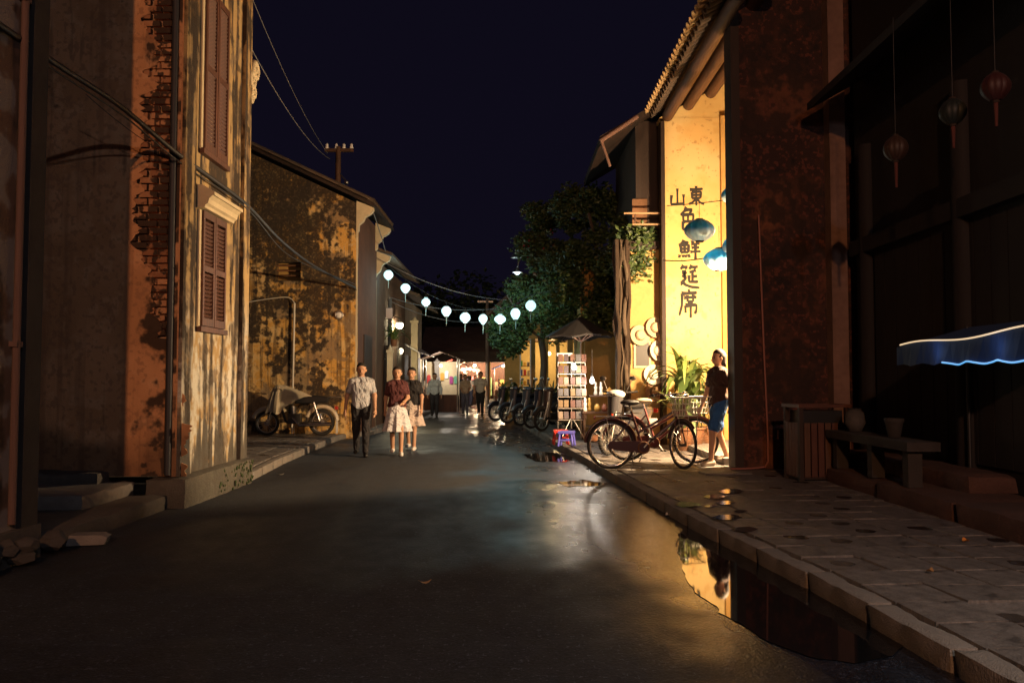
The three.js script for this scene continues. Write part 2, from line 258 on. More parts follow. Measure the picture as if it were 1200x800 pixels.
  for (let k = 0; k < 84; k++) { const y = 0.37 + k * 0.079; for (let j = 0; j < 4; j++) { const w = [0.215, 0.205, 0.19][Math.floor(rnd() * 3)], x = -0.13 - j * 0.225 - (k % 2) * 0.11; if (x + 0.1 < edgeAt(y) - 0.02) continue;
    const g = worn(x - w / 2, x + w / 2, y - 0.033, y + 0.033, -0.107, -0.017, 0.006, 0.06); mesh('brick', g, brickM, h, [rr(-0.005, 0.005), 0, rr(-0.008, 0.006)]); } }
  mesh('corner_quoin', metres(span(-0.1, 0.018, 0.33, 7, -0.12, 0.012)), sideM, h);
  // shutters
  const slatG = metres(new THREE.BoxGeometry(0.009, 0.032, 0.29)); slatG.rotateZ(-0.6);
  for (const [a, b] of win) for (const zc of [-0.72, -1.12]) {
    const s = new THREE.Group(); s.name = 'shutter'; s.position.set(0.055, a, zc); h.add(s); const H = b - a, w = 0.385;
    const fm = []; for (const z of [-w / 2 + 0.025, w / 2 - 0.025]) fm.push(span(-0.02, 0.02, 0, H, z - 0.025, z + 0.025)); for (const [y0, y1] of [[0, 0.09], [H / 2 - 0.035, H / 2 + 0.035], [H - 0.08, H]]) fm.push(span(-0.0195, 0.0195, y0, y1, -w / 2 + 0.05, w / 2 - 0.05));
    mesh('shutter_frame', fm, MAT.redWood, s);
    for (const [y0, y1] of [[0.1, H / 2 - 0.045], [H / 2 + 0.045, H - 0.09]]) for (let y = y0 + 0.02; y < y1; y += 0.047) mesh('slat', slatG, MAT.redWood, s, [0, y, 0]);
  }
  for (const [a, b] of win) { // moulded lintel and sill of each window
    const pr = [[0, 0], [0.09, 0], [0.10, 0.03], [0.13, 0.05], [0.14, 0.10], [0.18, 0.14], [0.20, 0.14], [0.20, 0.18], [0.06, 0.26], [0, 0.26]];
    if (b < 4) { const g = extrude(pr, 1.02, 0); g.translate(0.03, b + 0.01, -1.43); mesh('lintel', metres(g), MAT.cream, h); }
    for (const z of [-0.52, -1.38]) mesh('window_surround', span(0.02, 0.05, a - 0.02, b, z, z + 0.06), MAT.cream, h);
    mesh('window_sill', span(0.02, 0.085, a - 0.07, a - 0.01, -1.37, -0.47), MAT.redWood, h);
  }
  // plinth and scrolled plaster bracket at the far top corner
  mesh('plinth', worn(-0.3, 0.16, 0, 0.325, -2.26, 0.1, 0.025), rough([0.10, 0.092, 0.075], 0.55, 95, { bump: 0.02 }), h);
  const moss = []; for (let k = 0; k < 90; k++) moss.push(ball(rr(0.008, 0.028), 0.16 + rr(-0.01, 0.012), rr(0.02, 0.3), rr(-2.24, -0.9), 0.5, 1, 1, 4)); const ms = mesh('moss', moss, M([0.035, 0.055, 0.018], 1), h); ms.userData.kind = 'stuff';
  const sc = []; for (const [y, z, r] of [[5.45, -2.3, 0.09], [5.3, -2.36, 0.07], [5.62, -2.42, 0.1], [5.2, -2.3, 0.055]]) sc.push(new THREE.TorusGeometry(r, r * 0.45, 8, 16).rotateY(Math.PI / 2).translate(0.05, y, z), ball(r * 0.5, 0.05, y, z)); mesh('scroll_bracket', sc, MAT.cream, h);
  mesh('roof', [span(-3.4, 0.5, 7, 7.12, -2.5, 0.3)], MAT.tile, h);
  mesh('drainpipe', [cyl(0.035, 0.035, 6.6, -0.06, 0.35, 0.055, 10)], M([0.03, 0.03, 0.034], 0.6), h);
}
{ // the alley's steps
  const s = thing('alley_steps', 'worn grey stone steps in the alley between two mouldy houses', 'steps', [0, 0, 0]);
  mesh('step', worn(-5.6, -3.62, 0, 0.16, -9.05, -6.9, 0.03), MAT.darkStone, s); mesh('step', worn(-5.6, -3.95, 0.15, 0.30, -9.04, -7.9, 0.03), MAT.stone, s); mesh('step', worn(-5.6, -4.2, 0.28, 0.42, -9.03, -8.7, 0.03), MAT.darkStone, s);
  mesh('landing', metres(span(-9, -5.6, 0, 0.42, -9.06, -6.9)), MAT.darkStone, s);
  const b = single('loose_brick', 'pale broken brick lying at the road edge by the alley steps', 'brick', metres(extrude([[0, 0], [0.28, 0], [0.30, 0.05], [0.26, 0.07], [0.02, 0.075]], 0.16, 0.006)), MAT.stone); b.position.set(-3.66, 0.012, -7.15); b.rotation.y = 0.25;
}
{ // near house at the far side of the alley, only its last half metre is seen
  const col = (z, y) => { const s = streak(z, y, 101), n = blotch(z, y, 4, 103); return mix3(mix3([0.20, 0.18, 0.16], [0.12, 0.075, 0.05], smooth(n, 0.5, 0.6)), mould, smooth(s * 0.6 + n * 0.4, 0.52, 0.62) * 0.85); };
  const h = thing('grey_house', 'grey plastered house corner with a reddish drainpipe at the alley mouth', 'house', [-3.7, 0, -6.6]);
  mesh('wall', metres(span(-3, 0, 0.25, 7, 0, 4.5)), wallMat(256, 512, 5, 7, 0, 0, col), h);
  mesh('corner_pilaster', metres(span(-0.5, 0.045, 0.25, 7, -0.02, 0.19)), MAT.nearBlack, h);  // corner strip much darker than the wall
  mesh('drainpipe', [cyl(0.028, 0.028, 6.6, 0.035, 0.3, 0.30, 10), span(0, 0.06, 1.6, 1.64, 0.26, 0.34), span(0, 0.06, 4.2, 4.24, 0.26, 0.34)], rough([0.12, 0.07, 0.055], 0.5, 98), h);
  const rub = []; for (let k = 0; k < 46; k++) { const g = new THREE.DodecahedronGeometry(rr(0.06, 0.15), 0); g.scale(1, rr(0.5, 0.8), 1); g.rotateY(rr(0, 6)); g.translate(rr(-0.05, 0.16), rr(0.02, 0.2), rr(-0.1, 4)); rub.push(g); } mesh('rubble_footing', rub, MAT.darkStone, h);
  mesh('plinth', metres(span(-3, 0.06, 0, 0.25, -0.05, 4.5)), MAT.darkStone, h);
  mesh('roof', span(-3.2, 0.6, 7, 7.1, -0.3, 4.6), MAT.tile, h);
}
// ---------------------------------------------------------------- house with the mould-eaten gable wall
{
  const h = thing('gable_house', 'old house with mould-eaten ochre gable wall behind the covered motorbike', 'house', [-3.68, 0, -20]);
  // gable local: x from -4 to 0, eave 5.15 at x = 0.0, rising to the left at 25 degrees
  const roofY = (x) => 5.62 - x * 0.47;
  const col = (x, y) => {
    const n = blotch(x, y, 1.1, 110), f = blotch(x, y, 3.7, 112), g = blotch(x, y, 11, 114), s = streak(x * 0.7, y, 116), w = n + 0.35 * (f - 0.5);
    let c = mix3([0.64, 0.36, 0.085], [0.70, 0.48, 0.20], smooth(f, 0.42, 0.62)); c = mix3(c, [0.26, 0.14, 0.045], smooth(g, 0.52, 0.66) * 0.8);
    c = mix3(c, [0.10, 0.06, 0.03], smooth(streak(x * 1.6, y * 0.7, 117), 0.52, 0.66) * 0.7); c = mix3(c, [0.60, 0.46, 0.26], smooth(blotch(x, y, 18, 115), 0.60, 0.72) * 0.6); c = mix3(c, [0.22, 0.16, 0.10], smooth(blotch(x, y, 1.9, 118), 0.55, 0.62) * 0.75);
    const hi = smooth(y, 1.9, 3.6);  // mould thickens with height, partly painting the lamp's fall-off up the wall
    const m = clamp(smooth(0.50 * w + 0.32 * g + 0.18 * s + 0.15 * hi + 0.06 * (1 - smooth(y, 0.2, 0.9)), 0.54, 0.65));
    return mix3(c, mould, clamp(m * (0.6 + 0.8 * blotch(x, y, 30, 119)) + 0.35 * smooth(blotch(x, y, 44, 121), 0.64, 0.74)) * 0.95);
  };
  const gm = wallMat(1024, 1024, 5, 7.5, -4.6, 0, col, 0.02);
  const pts = [[-4.4, 0], [-0.0, 0], [0, 5.55], [-4.4, roofY(-4.4) - 0.06]];
  const g = extrude(pts, 0.3, 0, [[[-1.55, 4.05], [-0.95, 4.05], [-0.95, 4.5], [-1.55, 4.5]].map(([x, y]) => [x - 0.35, y - 0.35])]); g.translate(0, 0, -0.3); mesh('gable_wall', metres(g), gm, h);
  mesh('vent_recess', span(-1.92, -1.28, 3.68, 4.17, -0.34, -0.31), MAT.ochre, h); for (let k = 0; k < 3; k++) mesh('vent_bar', span(-1.9, -1.3, 3.82 + k * 0.12, 3.85 + k * 0.12, -0.18, -0.12), MAT.rust, h);
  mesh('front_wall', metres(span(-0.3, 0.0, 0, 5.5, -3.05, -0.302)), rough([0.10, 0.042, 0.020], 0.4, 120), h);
  const corb = [[0, 0], [0, -0.55], [0.05, -0.5], [0.06, -0.36], [0.16, -0.28], [0.2, -0.18], [0.34, -0.1], [0.4, -0.02], [0.4, 0.04], [0, 0.2]];
  const cg = extrude(corb, 0.16, 0); cg.translate(0, 5.4, -0.17); mesh('eave_bracket', metres(cg), MAT.cream, h); const cg2 = cg.clone(); cg2.translate(0, 0, -2.8); mesh('eave_bracket', cg2, MAT.cream, h);
  mesh('lit_edge_strip', [span(0.0, 0.03, 0, 4.85, -0.08, -0.01)], MAT.cream, h);  // pale strip paints the lamplight along this wall corner
  const deck = extrude([[-4.5, roofY(-4.5)], [0.45, roofY(0.45)], [0.45, roofY(0.45) + 0.08], [-4.5, roofY(-4.5) + 0.08]], 3.3, 0); deck.translate(0, 0.02, -3.15); mesh('roof_deck', metres(deck), MAT.darkWood, h);
  const tileG = metres(new THREE.CylinderGeometry(0.085, 0.085, 5.4, 8, 1, true, 0, Math.PI)); tileG.rotateZ(Math.PI / 2 - Math.atan(0.47)); 
  for (let k = 0; k < 17; k++) mesh('roof_tile_row', tileG, MAT.tile, h, [-2.02, roofY(-2.02) + 0.12, 0.12 - k * 0.195]);
  mesh('shop_door', span(-0.01, 0.025, 0.15, 2.5, -2.3, -1.1), MAT.darkWood, h);
}
{ const p = at(345, 355, 19.9), q = at(342, 500, 19.9); single('conduit_pipe', 'thin white conduit running up the mouldy gable wall', 'pipe', [rod(V(q.x, 0.1, q.z), V(p.x, p.y, p.z), 0.022, 0.022, 8), tube([V(p.x, p.y, p.z), V(p.x - 0.1, p.y + 0.12, p.z), V(p.x - 0.6, p.y + 0.1, p.z), V(p.x - 1.1, p.y + 0.02, p.z)], 0.012, 12)], MAT.pvc); }
{ const g = ball(0.07, 0, 0, 0, 1, 1, 0.5), p = at(397, 369, 19.93); const o = thing('wall_meter', 'small round white meter fixed high on the mouldy gable wall', 'meter', [p.x, p.y, -19.95]); mesh('dial', g, MAT.white, o); mesh('ring', new THREE.TorusGeometry(0.085, 0.02, 8, 20), MAT.steel, o); }
{ // covering pole with insulators behind the gable roof
  const o = thing('utility_pole', 'wooden utility pole with four insulators rising behind the gable roof', 'pole', [at(396, 200, 22.4).x, 0, -22.4]);
  mesh('pole', cyl(0.1, 0.07, 7.55, 0, 0, 0, 10), MAT.brownWood, o); mesh('crossarm', span(-0.35, 0.4, 7.42, 7.5, -0.05, 0.05), MAT.brownWood, o);
  for (const x of [-0.3, -0.05, 0.15, 0.35]) mesh('insulator', lathe([[0, 0], [0.05, 0], [0.05, 0.05], [0.03, 0.06], [0.045, 0.1], [0.02, 0.14], [0, 0.14]], 12), MAT.white, o, [x, 7.5, 0]);
  mesh('bracket', [rod(V(0, 6.9, 0), V(0.25, 6.6, 0.1), 0.02), ball(0.06, 0.25, 6.58, 0.1)], MAT.steel, o);
}
// ---------------------------------------------------------------- house with the painted yellow wall: a roofed recess between a dark wall and the lettered wall
const half = (r, t, n = 9) => { const o = [], i = []; for (let k = 0; k <= n; k++) { const a = Math.PI * k / n; o.push([Math.cos(a) * r, Math.sin(a) * r]); i.unshift([Math.cos(a) * (r - t), Math.sin(a) * (r - t)]); } return [...o, ...i]; };
{
  const h = thing('lettered_house', 'dark house with a tiled roof over a brightly lit yellow wall painted with black characters', 'house', [0, 0, 0]);
  const D0 = 12, D1 = 16.5, slope = Math.tan(0.5);
  const signCol = (x, y) => { const n = blotch(x, y, 1.6, 130), f = blotch(x, y, 8, 132); let c = mix3([0.54, 0.36, 0.13], [0.58, 0.43, 0.19], smooth(n, 0.35, 0.7)); c = mix3(c, [0.42, 0.22, 0.05], smooth(f * 0.5 + blotch(x, y, 3, 133) * 0.5, 0.56, 0.68) * (0.35 + 0.6 * (1 - smooth(y, 1.6, 2.9)))); return mix3(c, [0.25, 0.14, 0.05], smooth(blotch(x, y, 20, 134), 0.70, 0.76) * 0.6); };
  mesh('lettered_wall', metres(span(2.99, 8, 0.1, 6.5, -D1, -D1 - 0.3)), wallMat(512, 512, 6, 7, 2.5, 0, signCol, 0.008), h);
  { const g = extrude([[2.89, 6.5], [8, 6.5], [8, 6.42 + 5.11 * slope], [2.89, 6.42]].map(([x, y]) => [x, y]), 0.29, 0); g.translate(0, 0, -D1 - 0.3); mesh('gable_top', metres(g), wallMat(256, 256, 6, 4, 2.5, 6, (x, y) => signCol(x, y), 0.008), h); }
  mesh('wall_edge', metres(span(4.06, 4.2, 0.1, 6.5, -D1, -D1 + 0.12)), MAT.ochre, h);
  mesh('corner_post', span(2.91, 2.985, 0.1, 6.42, -D1 - 0.3, -D1 + 0.03), MAT.darkWood, h);
  // dark wall facing the camera
  const darkCol = (x, y) => {
    const n = blotch(x, y, 1.1, 140), f = blotch(x, y, 3.2, 142), g = blotch(x, y, 9, 144);
    let c = mix3([0.036, 0.016, 0.013], [0.065, 0.025, 0.016], smooth(f, 0.4, 0.65)); c = mix3(c, [0.22, 0.080, 0.036], smooth(n * 0.5 + f * 0.3 + g * 0.2, 0.46, 0.68));
    c = mix3(c, [0.16, 0.05, 0.03], smooth(blotch(x, y, 22, 145), 0.56, 0.66) * 0.6);
    return mix3(c, [0.012, 0.010, 0.010], smooth(0.45 * g + 0.55 * f, 0.44, 0.62) * 0.85);
  };
  const darkM = wallMat(512, 1024, 2, 7, 3, 0, darkCol, 0.02);
  mesh('dark_wall', metres(span(3.17, 7.2, 0.1, 7.2, -D0, -D0 - 0.32)), darkM, h);
  mesh('wall_corner', metres(span(3.12, 3.24, 0.1, 7.05, -D0 + 0.03, -D0 - 0.34)), MAT.darkWood, h);
  mesh('pilaster', [span(4.44, 4.66, 0.1, 7.2, -D0 + 0.22, -D0 - 0.1)], rough([0.17, 0.10, 0.075], 0.5, 146), h);
  mesh('inner_wall', metres(span(6.9, 7.2, 0.1, 8.3, -D0, -D1)), MAT.ochre, h);
  mesh('floor_step', metres(span(3.1, 6.9, 0.05, 0.22, -D0 - 0.5, -D1 + 0.004)), MAT.stone, h);
  // roof: purlins along the house, boarding above them, half-round tile rows that end over the street
  const ry = (x) => 6.55 + (x - 2.72) * slope;
  for (const [x, r] of [[3.05, 0.11], [3.46, 0.115], [3.9, 0.115], [4.4, 0.115], [5.0, 0.115], [5.7, 0.115]]) { const g = new THREE.CylinderGeometry(r, r, D1 - D0 + 0.9, 14); g.rotateX(Math.PI / 2); mesh('purlin', g, MAT.brownWood, h, [x, ry(x) - 0.2, -(D0 + D1) / 2 + 0.45]); }
  { const g = extrude([[3.16, ry(3.16)], [7.4, ry(7.4)], [7.4, ry(7.4) + 0.03], [3.16, ry(3.16) + 0.03]], D1 - D0 + 1.3, 0); g.translate(0, -0.04, -D1 - 0.35); mesh('roof_boarding', metres(g), MAT.brownWood, h); }
  const cover = metres(extrude(half(0.085, 0.016), 5.2, 0)); cover.rotateY(Math.PI / 2); const pan = metres(extrude(half(0.105, 0.016), 5.2, 0)); pan.rotateZ(Math.PI); pan.rotateY(Math.PI / 2);
  const pale = rough([0.46, 0.31, 0.15], 0.35, 148);
  for (let k = 0, z = -D1 - 0.3; z < -D0 + 0.9; k++, z += 0.2) {
    const a = mesh('roof_tile_row', cover, pale, h, [2.66, ry(2.66) + 0.13, z]); a.rotation.z = Math.atan(slope); const b = mesh('pan_tile_row', pan, MAT.tile, h, [2.72, ry(2.72) + 0.10, z + 0.1]); b.rotation.z = Math.atan(slope);
  }
  mesh('verge_plaster', [rod(V(2.7, ry(2.7) + 0.12, -D0 + 0.92), V(7, ry(7) + 0.12, -D0 + 0.92), 0.11, 0.11, 10), rod(V(2.75, ry(2.7), -D0 + 0.9), V(7, ry(6.9), -D0 + 0.9), 0.07, 0.07, 10)], rough([0.14, 0.09, 0.07], 0.5, 149), h);
  // painted characters, brush strokes with swelling ends, 2 mm proud of the plaster
  const ink = M([0.018, 0.015, 0.013], 0.85);
  const CH = {
    mountain: [[[0.5, 1], [0.5, 0.12]], [[0.12, 0.62], [0.1, 0.1], [0.9, 0.14]], [[0.9, 0.66], [0.9, 0.0]]],
    east: [[[0.1, 0.82], [0.92, 0.86]], [[0.5, 1.02], [0.5, -0.05]], [[0.22, 0.68], [0.24, 0.34]], [[0.22, 0.68], [0.8, 0.7], [0.78, 0.36]], [[0.24, 0.52], [0.78, 0.53]], [[0.24, 0.36], [0.78, 0.37]], [[0.48, 0.34], [0.3, 0.14], [0.04, 0.02]], [[0.52, 0.34], [0.74, 0.12], [1.0, 0.02]]],
    colour: [[[0.42, 1.02], [0.3, 0.82], [0.1, 0.64]], [[0.36, 0.88], [0.74, 0.9], [0.6, 0.7]], [[0.24, 0.66], [0.26, 0.34]], [[0.24, 0.66], [0.82, 0.68], [0.8, 0.36]], [[0.52, 0.66], [0.52, 0.38]], [[0.26, 0.36], [0.8, 0.37]], [[0.24, 0.36], [0.22, 0.04], [0.5, 0.0], [0.92, 0.02], [0.96, 0.18]]],
    fresh: [[[0.26, 1.0], [0.16, 0.84], [0.02, 0.72]], [[0.2, 0.88], [0.42, 0.88], [0.34, 0.74]], [[0.1, 0.72], [0.12, 0.32]], [[0.1, 0.72], [0.46, 0.73], [0.45, 0.32]], [[0.28, 0.72], [0.28, 0.32]], [[0.11, 0.52], [0.45, 0.53]], [[0.11, 0.34], [0.45, 0.34]], [[0.06, 0.2], [0.02, 0.04]], [[0.2, 0.2], [0.22, 0.06]], [[0.32, 0.2], [0.36, 0.06]], [[0.44, 0.22], [0.52, 0.06]], [[0.62, 0.98], [0.68, 0.84]], [[0.92, 1.0], [0.84, 0.84]], [[0.58, 0.78], [0.98, 0.8]], [[0.6, 0.58], [0.96, 0.6]], [[0.54, 0.36], [1.02, 0.38]], [[0.78, 0.8], [0.78, -0.06]]],
    mat: [[[0.2, 1.04], [0.06, 0.84]], [[0.16, 0.94], [0.42, 0.95]], [[0.3, 0.93], [0.36, 0.84]], [[0.62, 1.04], [0.5, 0.84]], [[0.58, 0.94], [0.94, 0.96]], [[0.76, 0.93], [0.82, 0.84]], [[0.12, 0.7], [0.34, 0.72], [0.16, 0.5], [0.34, 0.48], [0.06, 0.1]], [[0.08, 0.3], [0.3, 0.12], [0.6, 0.02], [1.02, -0.02]], [[0.84, 0.8], [0.5, 0.7]], [[0.66, 0.74], [0.66, 0.26]], [[0.66, 0.5], [0.9, 0.52]], [[0.48, 0.56], [0.5, 0.26], [0.96, 0.26]]],
    seat: [[[0.5, 1.06], [0.56, 0.94]], [[0.12, 0.88], [0.96, 0.92]], [[0.16, 0.88], [0.14, 0.4], [0.0, 0.0]], [[0.26, 0.72], [0.94, 0.74]], [[0.44, 0.82], [0.45, 0.56]], [[0.76, 0.84], [0.75, 0.56]], [[0.45, 0.56], [0.75, 0.56]], [[0.32, 0.4], [0.34, 0.1]], [[0.32, 0.4], [0.92, 0.42], [0.9, 0.12], [0.8, 0.14]], [[0.62, 0.56], [0.61, -0.1]]],
  };
  const stroke = (pts, w) => {
    const c = new THREE.CatmullRomCurve3(pts.map(([x, y]) => V(x, y, 0)), false, 'catmullrom', 0.15), n = 14, L = [], R = [];
    for (let k = 0; k <= n; k++) { const t = k / n, p = c.getPoint(t), d = c.getTangent(t), s = w * (0.75 + 0.5 * Math.pow(Math.abs(2 * t - 1), 2) * (t < 0.5 ? 1 : 0.5) - 0.35 * smooth(t, 0.85, 1)) * (0.9 + 0.25 * vn(t * 5, pts[0][0] * 9, 256, 3)); L.push([p.x - d.y * s, p.y + d.x * s]); R.unshift([p.x + d.y * s, p.y - d.x * s]); }
    return [...L, ...R];
  };
  for (const [k, px, py, w, hh] of [['mountain', 794, 231, 0.30, 0.34], ['east', 816, 229, 0.31, 0.36], ['colour', 806, 256, 0.34, 0.44], ['fresh', 808, 292, 0.42, 0.36], ['mat', 808, 324, 0.38, 0.42], ['seat', 807, 355, 0.36, 0.48]]) {
    const p = at(px, py, D1); const gs = CH[k].map((s, i) => { const g = extrude(stroke(s, 0.08), 0.002, 0); g.translate(-0.5, -0.5, i * 0.00013); g.scale(w, hh, 1); return g; });
    mesh('painted_character', gs, ink, h, [p.x, p.y, -D1 + 0.0022]);
  }
  // thin grey pipe down the dark wall and along its foot
  const a = at(889, 252, 11.97), b = at(900, 540, 11.97); mesh('wall_pipe', tube([V(a.x, a.y, -11.96), V((a.x + b.x) / 2, 2, -11.96), V(b.x, 0.3, -11.96), V(b.x - 0.02, 0.17, -11.94), V(b.x - 0.2, 0.14, -11.9), V(b.x - 0.55, 0.135, -11.85)], 0.014, 40), M([0.30, 0.12, 0.09], 0.6), h);
}
{ // lamp inside the recess, hidden behind the dark wall
  const l = thing('wall_lamp', 'bright warm floodlight on the back of the dark wall beside the yellow wall', 'lamp', [3.86, 2.5, -12.42]);
  mesh('bracket', [span(-0.03, 0.03, -0.03, 0.03, -0.2, 0.1), span(-0.08, 0.08, -0.1, 0.1, 0.06, 0.095)], MAT.steel, l); mesh('bulb', ball(0.075, 0, -0.02, -0.28), glow(WARM, 14), l); mesh('shade', lathe([[0.02, 0.1], [0.06, 0.09], [0.09, 0.07]], 16), MAT.steel, l, [0, 0, -0.28]);
  lamp(l, WARM, LIGHTS.recess, [0, -0.02, -0.28], 4);
}
// silk lanterns that hang in the recess, unlit inside; the pale lower half paints lamplight from below
const silkLantern = (w, hh, ribs = 10) => { // ribbed bag: the silk sags between the ribs
  const n = ribs * 6, prof = []; for (let k = 0; k <= 12; k++) { const t = k / 12, a = Math.PI * (0.06 + 0.88 * t); prof.push([Math.pow(Math.sin(a), 0.62) * w / 2, (t - 0.5) * hh]); }
  const g = lathe(prof, n), p = g.attributes.position; for (let i = 0; i < p.count; i++) { const x = p.getX(i), z = p.getZ(i), a = Math.atan2(z, x), k = 0.93 + 0.07 * Math.abs(Math.cos(a * ribs / 2)); p.setX(i, x * k); p.setZ(i, z * k); } g.computeVertexNormals(); return g;
};
const underlitBlueSilk = (() => { const t = tex(64, 128, (u, v) => { const n = fbm(u * 6, v * 3, 3, 256, 151), k = smooth(v + 0.25 * (n - 0.5), 0.25, 0.62); return mix3([0.62, 0.74, 0.78], [0.03, 0.30, 0.56], k); }); return M([1, 1, 1], 0.45, { map: t, transmission: 0.45, sheen: 0.4, sheenColor: new THREE.Color(0.5, 0.8, 1) }); })();
function hangLantern(name, label, px, py, d, w, hh, mat, hang, group, tassel = 0.2) {
  const p = at(px, py, d), o = thing(name, label, 'lantern', [p.x, p.y, p.z], 0, group);
  mesh('shade', silkLantern(w, hh), mat, o); mesh('cap', [cyl(w * 0.14, w * 0.12, 0.03, 0, hh / 2 - 0.01, 0), cyl(w * 0.12, w * 0.14, 0.03, 0, -hh / 2 - 0.02, 0)], MAT.darkWood, o);
  mesh('hanger', cyl(0.004, 0.004, hang, 0, hh / 2 + 0.01, 0, 5), MAT.cable, o); if (tassel) mesh('tassel', [cyl(0.012, 0.02, tassel, 0, -hh / 2 - 0.02 - tassel, 0, 6)], M([0.08, 0.02, 0.015], 0.9), o);
  return o;
}
hangLantern('blue_lantern', 'blue silk lantern with painted-in pale lamplit underside covering part of the painted characters', 820, 270, 13.6, 0.50, 0.34, underlitBlueSilk, 0.5, 'blue silk lanterns by the yellow wall', 0);
hangLantern('blue_lantern', 'wide blue silk lantern hanging lowest before the yellow wall', 843, 304, 13.2, 0.50, 0.33, underlitBlueSilk, 0.35, 'blue silk lanterns by the yellow wall', 0);
hangLantern('blue_lantern', 'topmost blue silk lantern half hidden behind the dark wall corner', 858, 229, 13.4, 0.34, 0.28, underlitBlueSilk, 0.35, 'blue silk lanterns by the yellow wall', 0);
hangLantern('blue_lantern', 'small blue silk lantern above the widest one, half hidden by the dark wall corner', 858, 289, 13.02, 0.30, 0.30, underlitBlueSilk, 0.4, 'blue silk lanterns by the yellow wall', 0);
const sag = (a, b, s, n = 14) => { const o = []; for (let k = 0; k <= n; k++) { const t = k / n; o.push(a.clone().lerp(b, t).add(V(0, -4 * s * t * (1 - t), 0))); } return o; };
const wire = (label, a, b, s, r = 0.008, m = MAT.cable, group = 'overhead wires') => single('overhead_wire', label, 'wire', tube(sag(a, b, s), r, 40, 5), m, group);
wire('thin wire carrying the topmost blue lantern across the yellow wall', at(782, 241, 15.5), at(900, 226, 13.6), 0.03);
wire('wire carrying the lowest blue lantern across the yellow wall', at(778, 305, 16.3), at(890, 280, 13.0), 0.12, 0.012);

// ---------------------------------------------------------------- dark house nearest on the right: steps, door front, lanterns, made-up canopy
{
  const h = thing('dark_house', 'unlit wooden-fronted house with stone steps beside the litter bin', 'house', [4.75, 0, 0]);
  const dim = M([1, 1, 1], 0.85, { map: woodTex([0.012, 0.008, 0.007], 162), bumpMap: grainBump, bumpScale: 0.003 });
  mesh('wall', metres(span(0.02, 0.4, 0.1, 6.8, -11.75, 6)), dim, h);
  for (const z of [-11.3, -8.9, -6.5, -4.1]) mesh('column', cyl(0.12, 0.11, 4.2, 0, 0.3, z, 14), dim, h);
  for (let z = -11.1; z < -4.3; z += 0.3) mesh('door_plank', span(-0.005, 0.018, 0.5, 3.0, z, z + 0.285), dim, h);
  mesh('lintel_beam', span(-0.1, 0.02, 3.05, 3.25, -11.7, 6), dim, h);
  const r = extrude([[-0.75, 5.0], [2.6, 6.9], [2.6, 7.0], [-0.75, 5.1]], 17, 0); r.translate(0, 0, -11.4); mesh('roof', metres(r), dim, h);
  const s = rough([0.075, 0.036, 0.026], 0.5, 160, { bump: 0.02 });
  const st = (x0, x1, y0, y1, z0, z1) => { return mesh('stone_step', worn(x0, x1, y0, y1, z1, z0, 0.025), s, h); };
  st(-0.92, 0, 0.1, 0.3, -7.5, -9.1); st(-0.90, 0, 0.1, 0.29, -9.12, -10.6); st(-0.5, 0, 0.3, 0.47, -8.0, -9.6); st(-0.48, 0, 0.3, 0.46, -9.62, -11.2); st(-0.92, -0.1, 0.1, 0.31, -6.1, -7.46);
}
{ const o = thing('stone_bench', 'low stone bench on posts in front of the dark wooden house', 'bench', [3.98, 0.3, -9.35]); mesh('seat', metres(span(-0.13, 0.2, 0.36, 0.45, -1.15, 1.0)), MAT.nearBlack, o); for (const z of [-1.0, 0.0, 0.85]) mesh('leg', span(-0.08, 0.06, 0, 0.358, z - 0.06, z + 0.06), MAT.nearBlack, o);  // bench and pot coloured near-black, like the steps darkened to stand for shade
  const p = thing('clay_pot', 'small clay pot standing on the low stone bench', 'pot', [4.02, 0.755, -9.0]); mesh('pot', lathe([[0, 0], [0.06, 0], [0.09, 0.16], [0.1, 0.16], [0.1, 0.2], [0.08, 0.2], [0.06, 0.03], [0, 0.03]]), MAT.nearBlack, p);
  const q = thing('stone_jar', 'squat pale jar at the far end of the stone bench', 'jar', [4.05, 0.755, -10.1]); mesh('jar', lathe([[0, 0], [0.07, 0], [0.12, 0.1], [0.1, 0.22], [0.07, 0.25], [0.08, 0.27], [0, 0.27]]), MAT.darkStone, q); }
const dimSilk = (c) => M(c, 0.6, { transmission: 0.2 });
hangLantern('paper_lantern', 'unlit amber globe lantern hanging lowest before the dark house', 1050, 174, 8.4, 0.24, 0.24, dimSilk([0.04, 0.018, 0.01]), 1.2, 'unlit lanterns of the dark house', 0.25);
hangLantern('paper_lantern', 'unlit grey-green globe lantern between the amber and red ones', 1117, 131, 7.7, 0.24, 0.23, dimSilk([0.012, 0.018, 0.016]), 1.1, 'unlit lanterns of the dark house', 0.2);
hangLantern('paper_lantern', 'unlit red globe lantern hanging highest before the dark house', 1167, 102, 7.1, 0.24, 0.23, dimSilk([0.045, 0.009, 0.008]), 1.0, 'unlit lanterns of the dark house', 0.2);
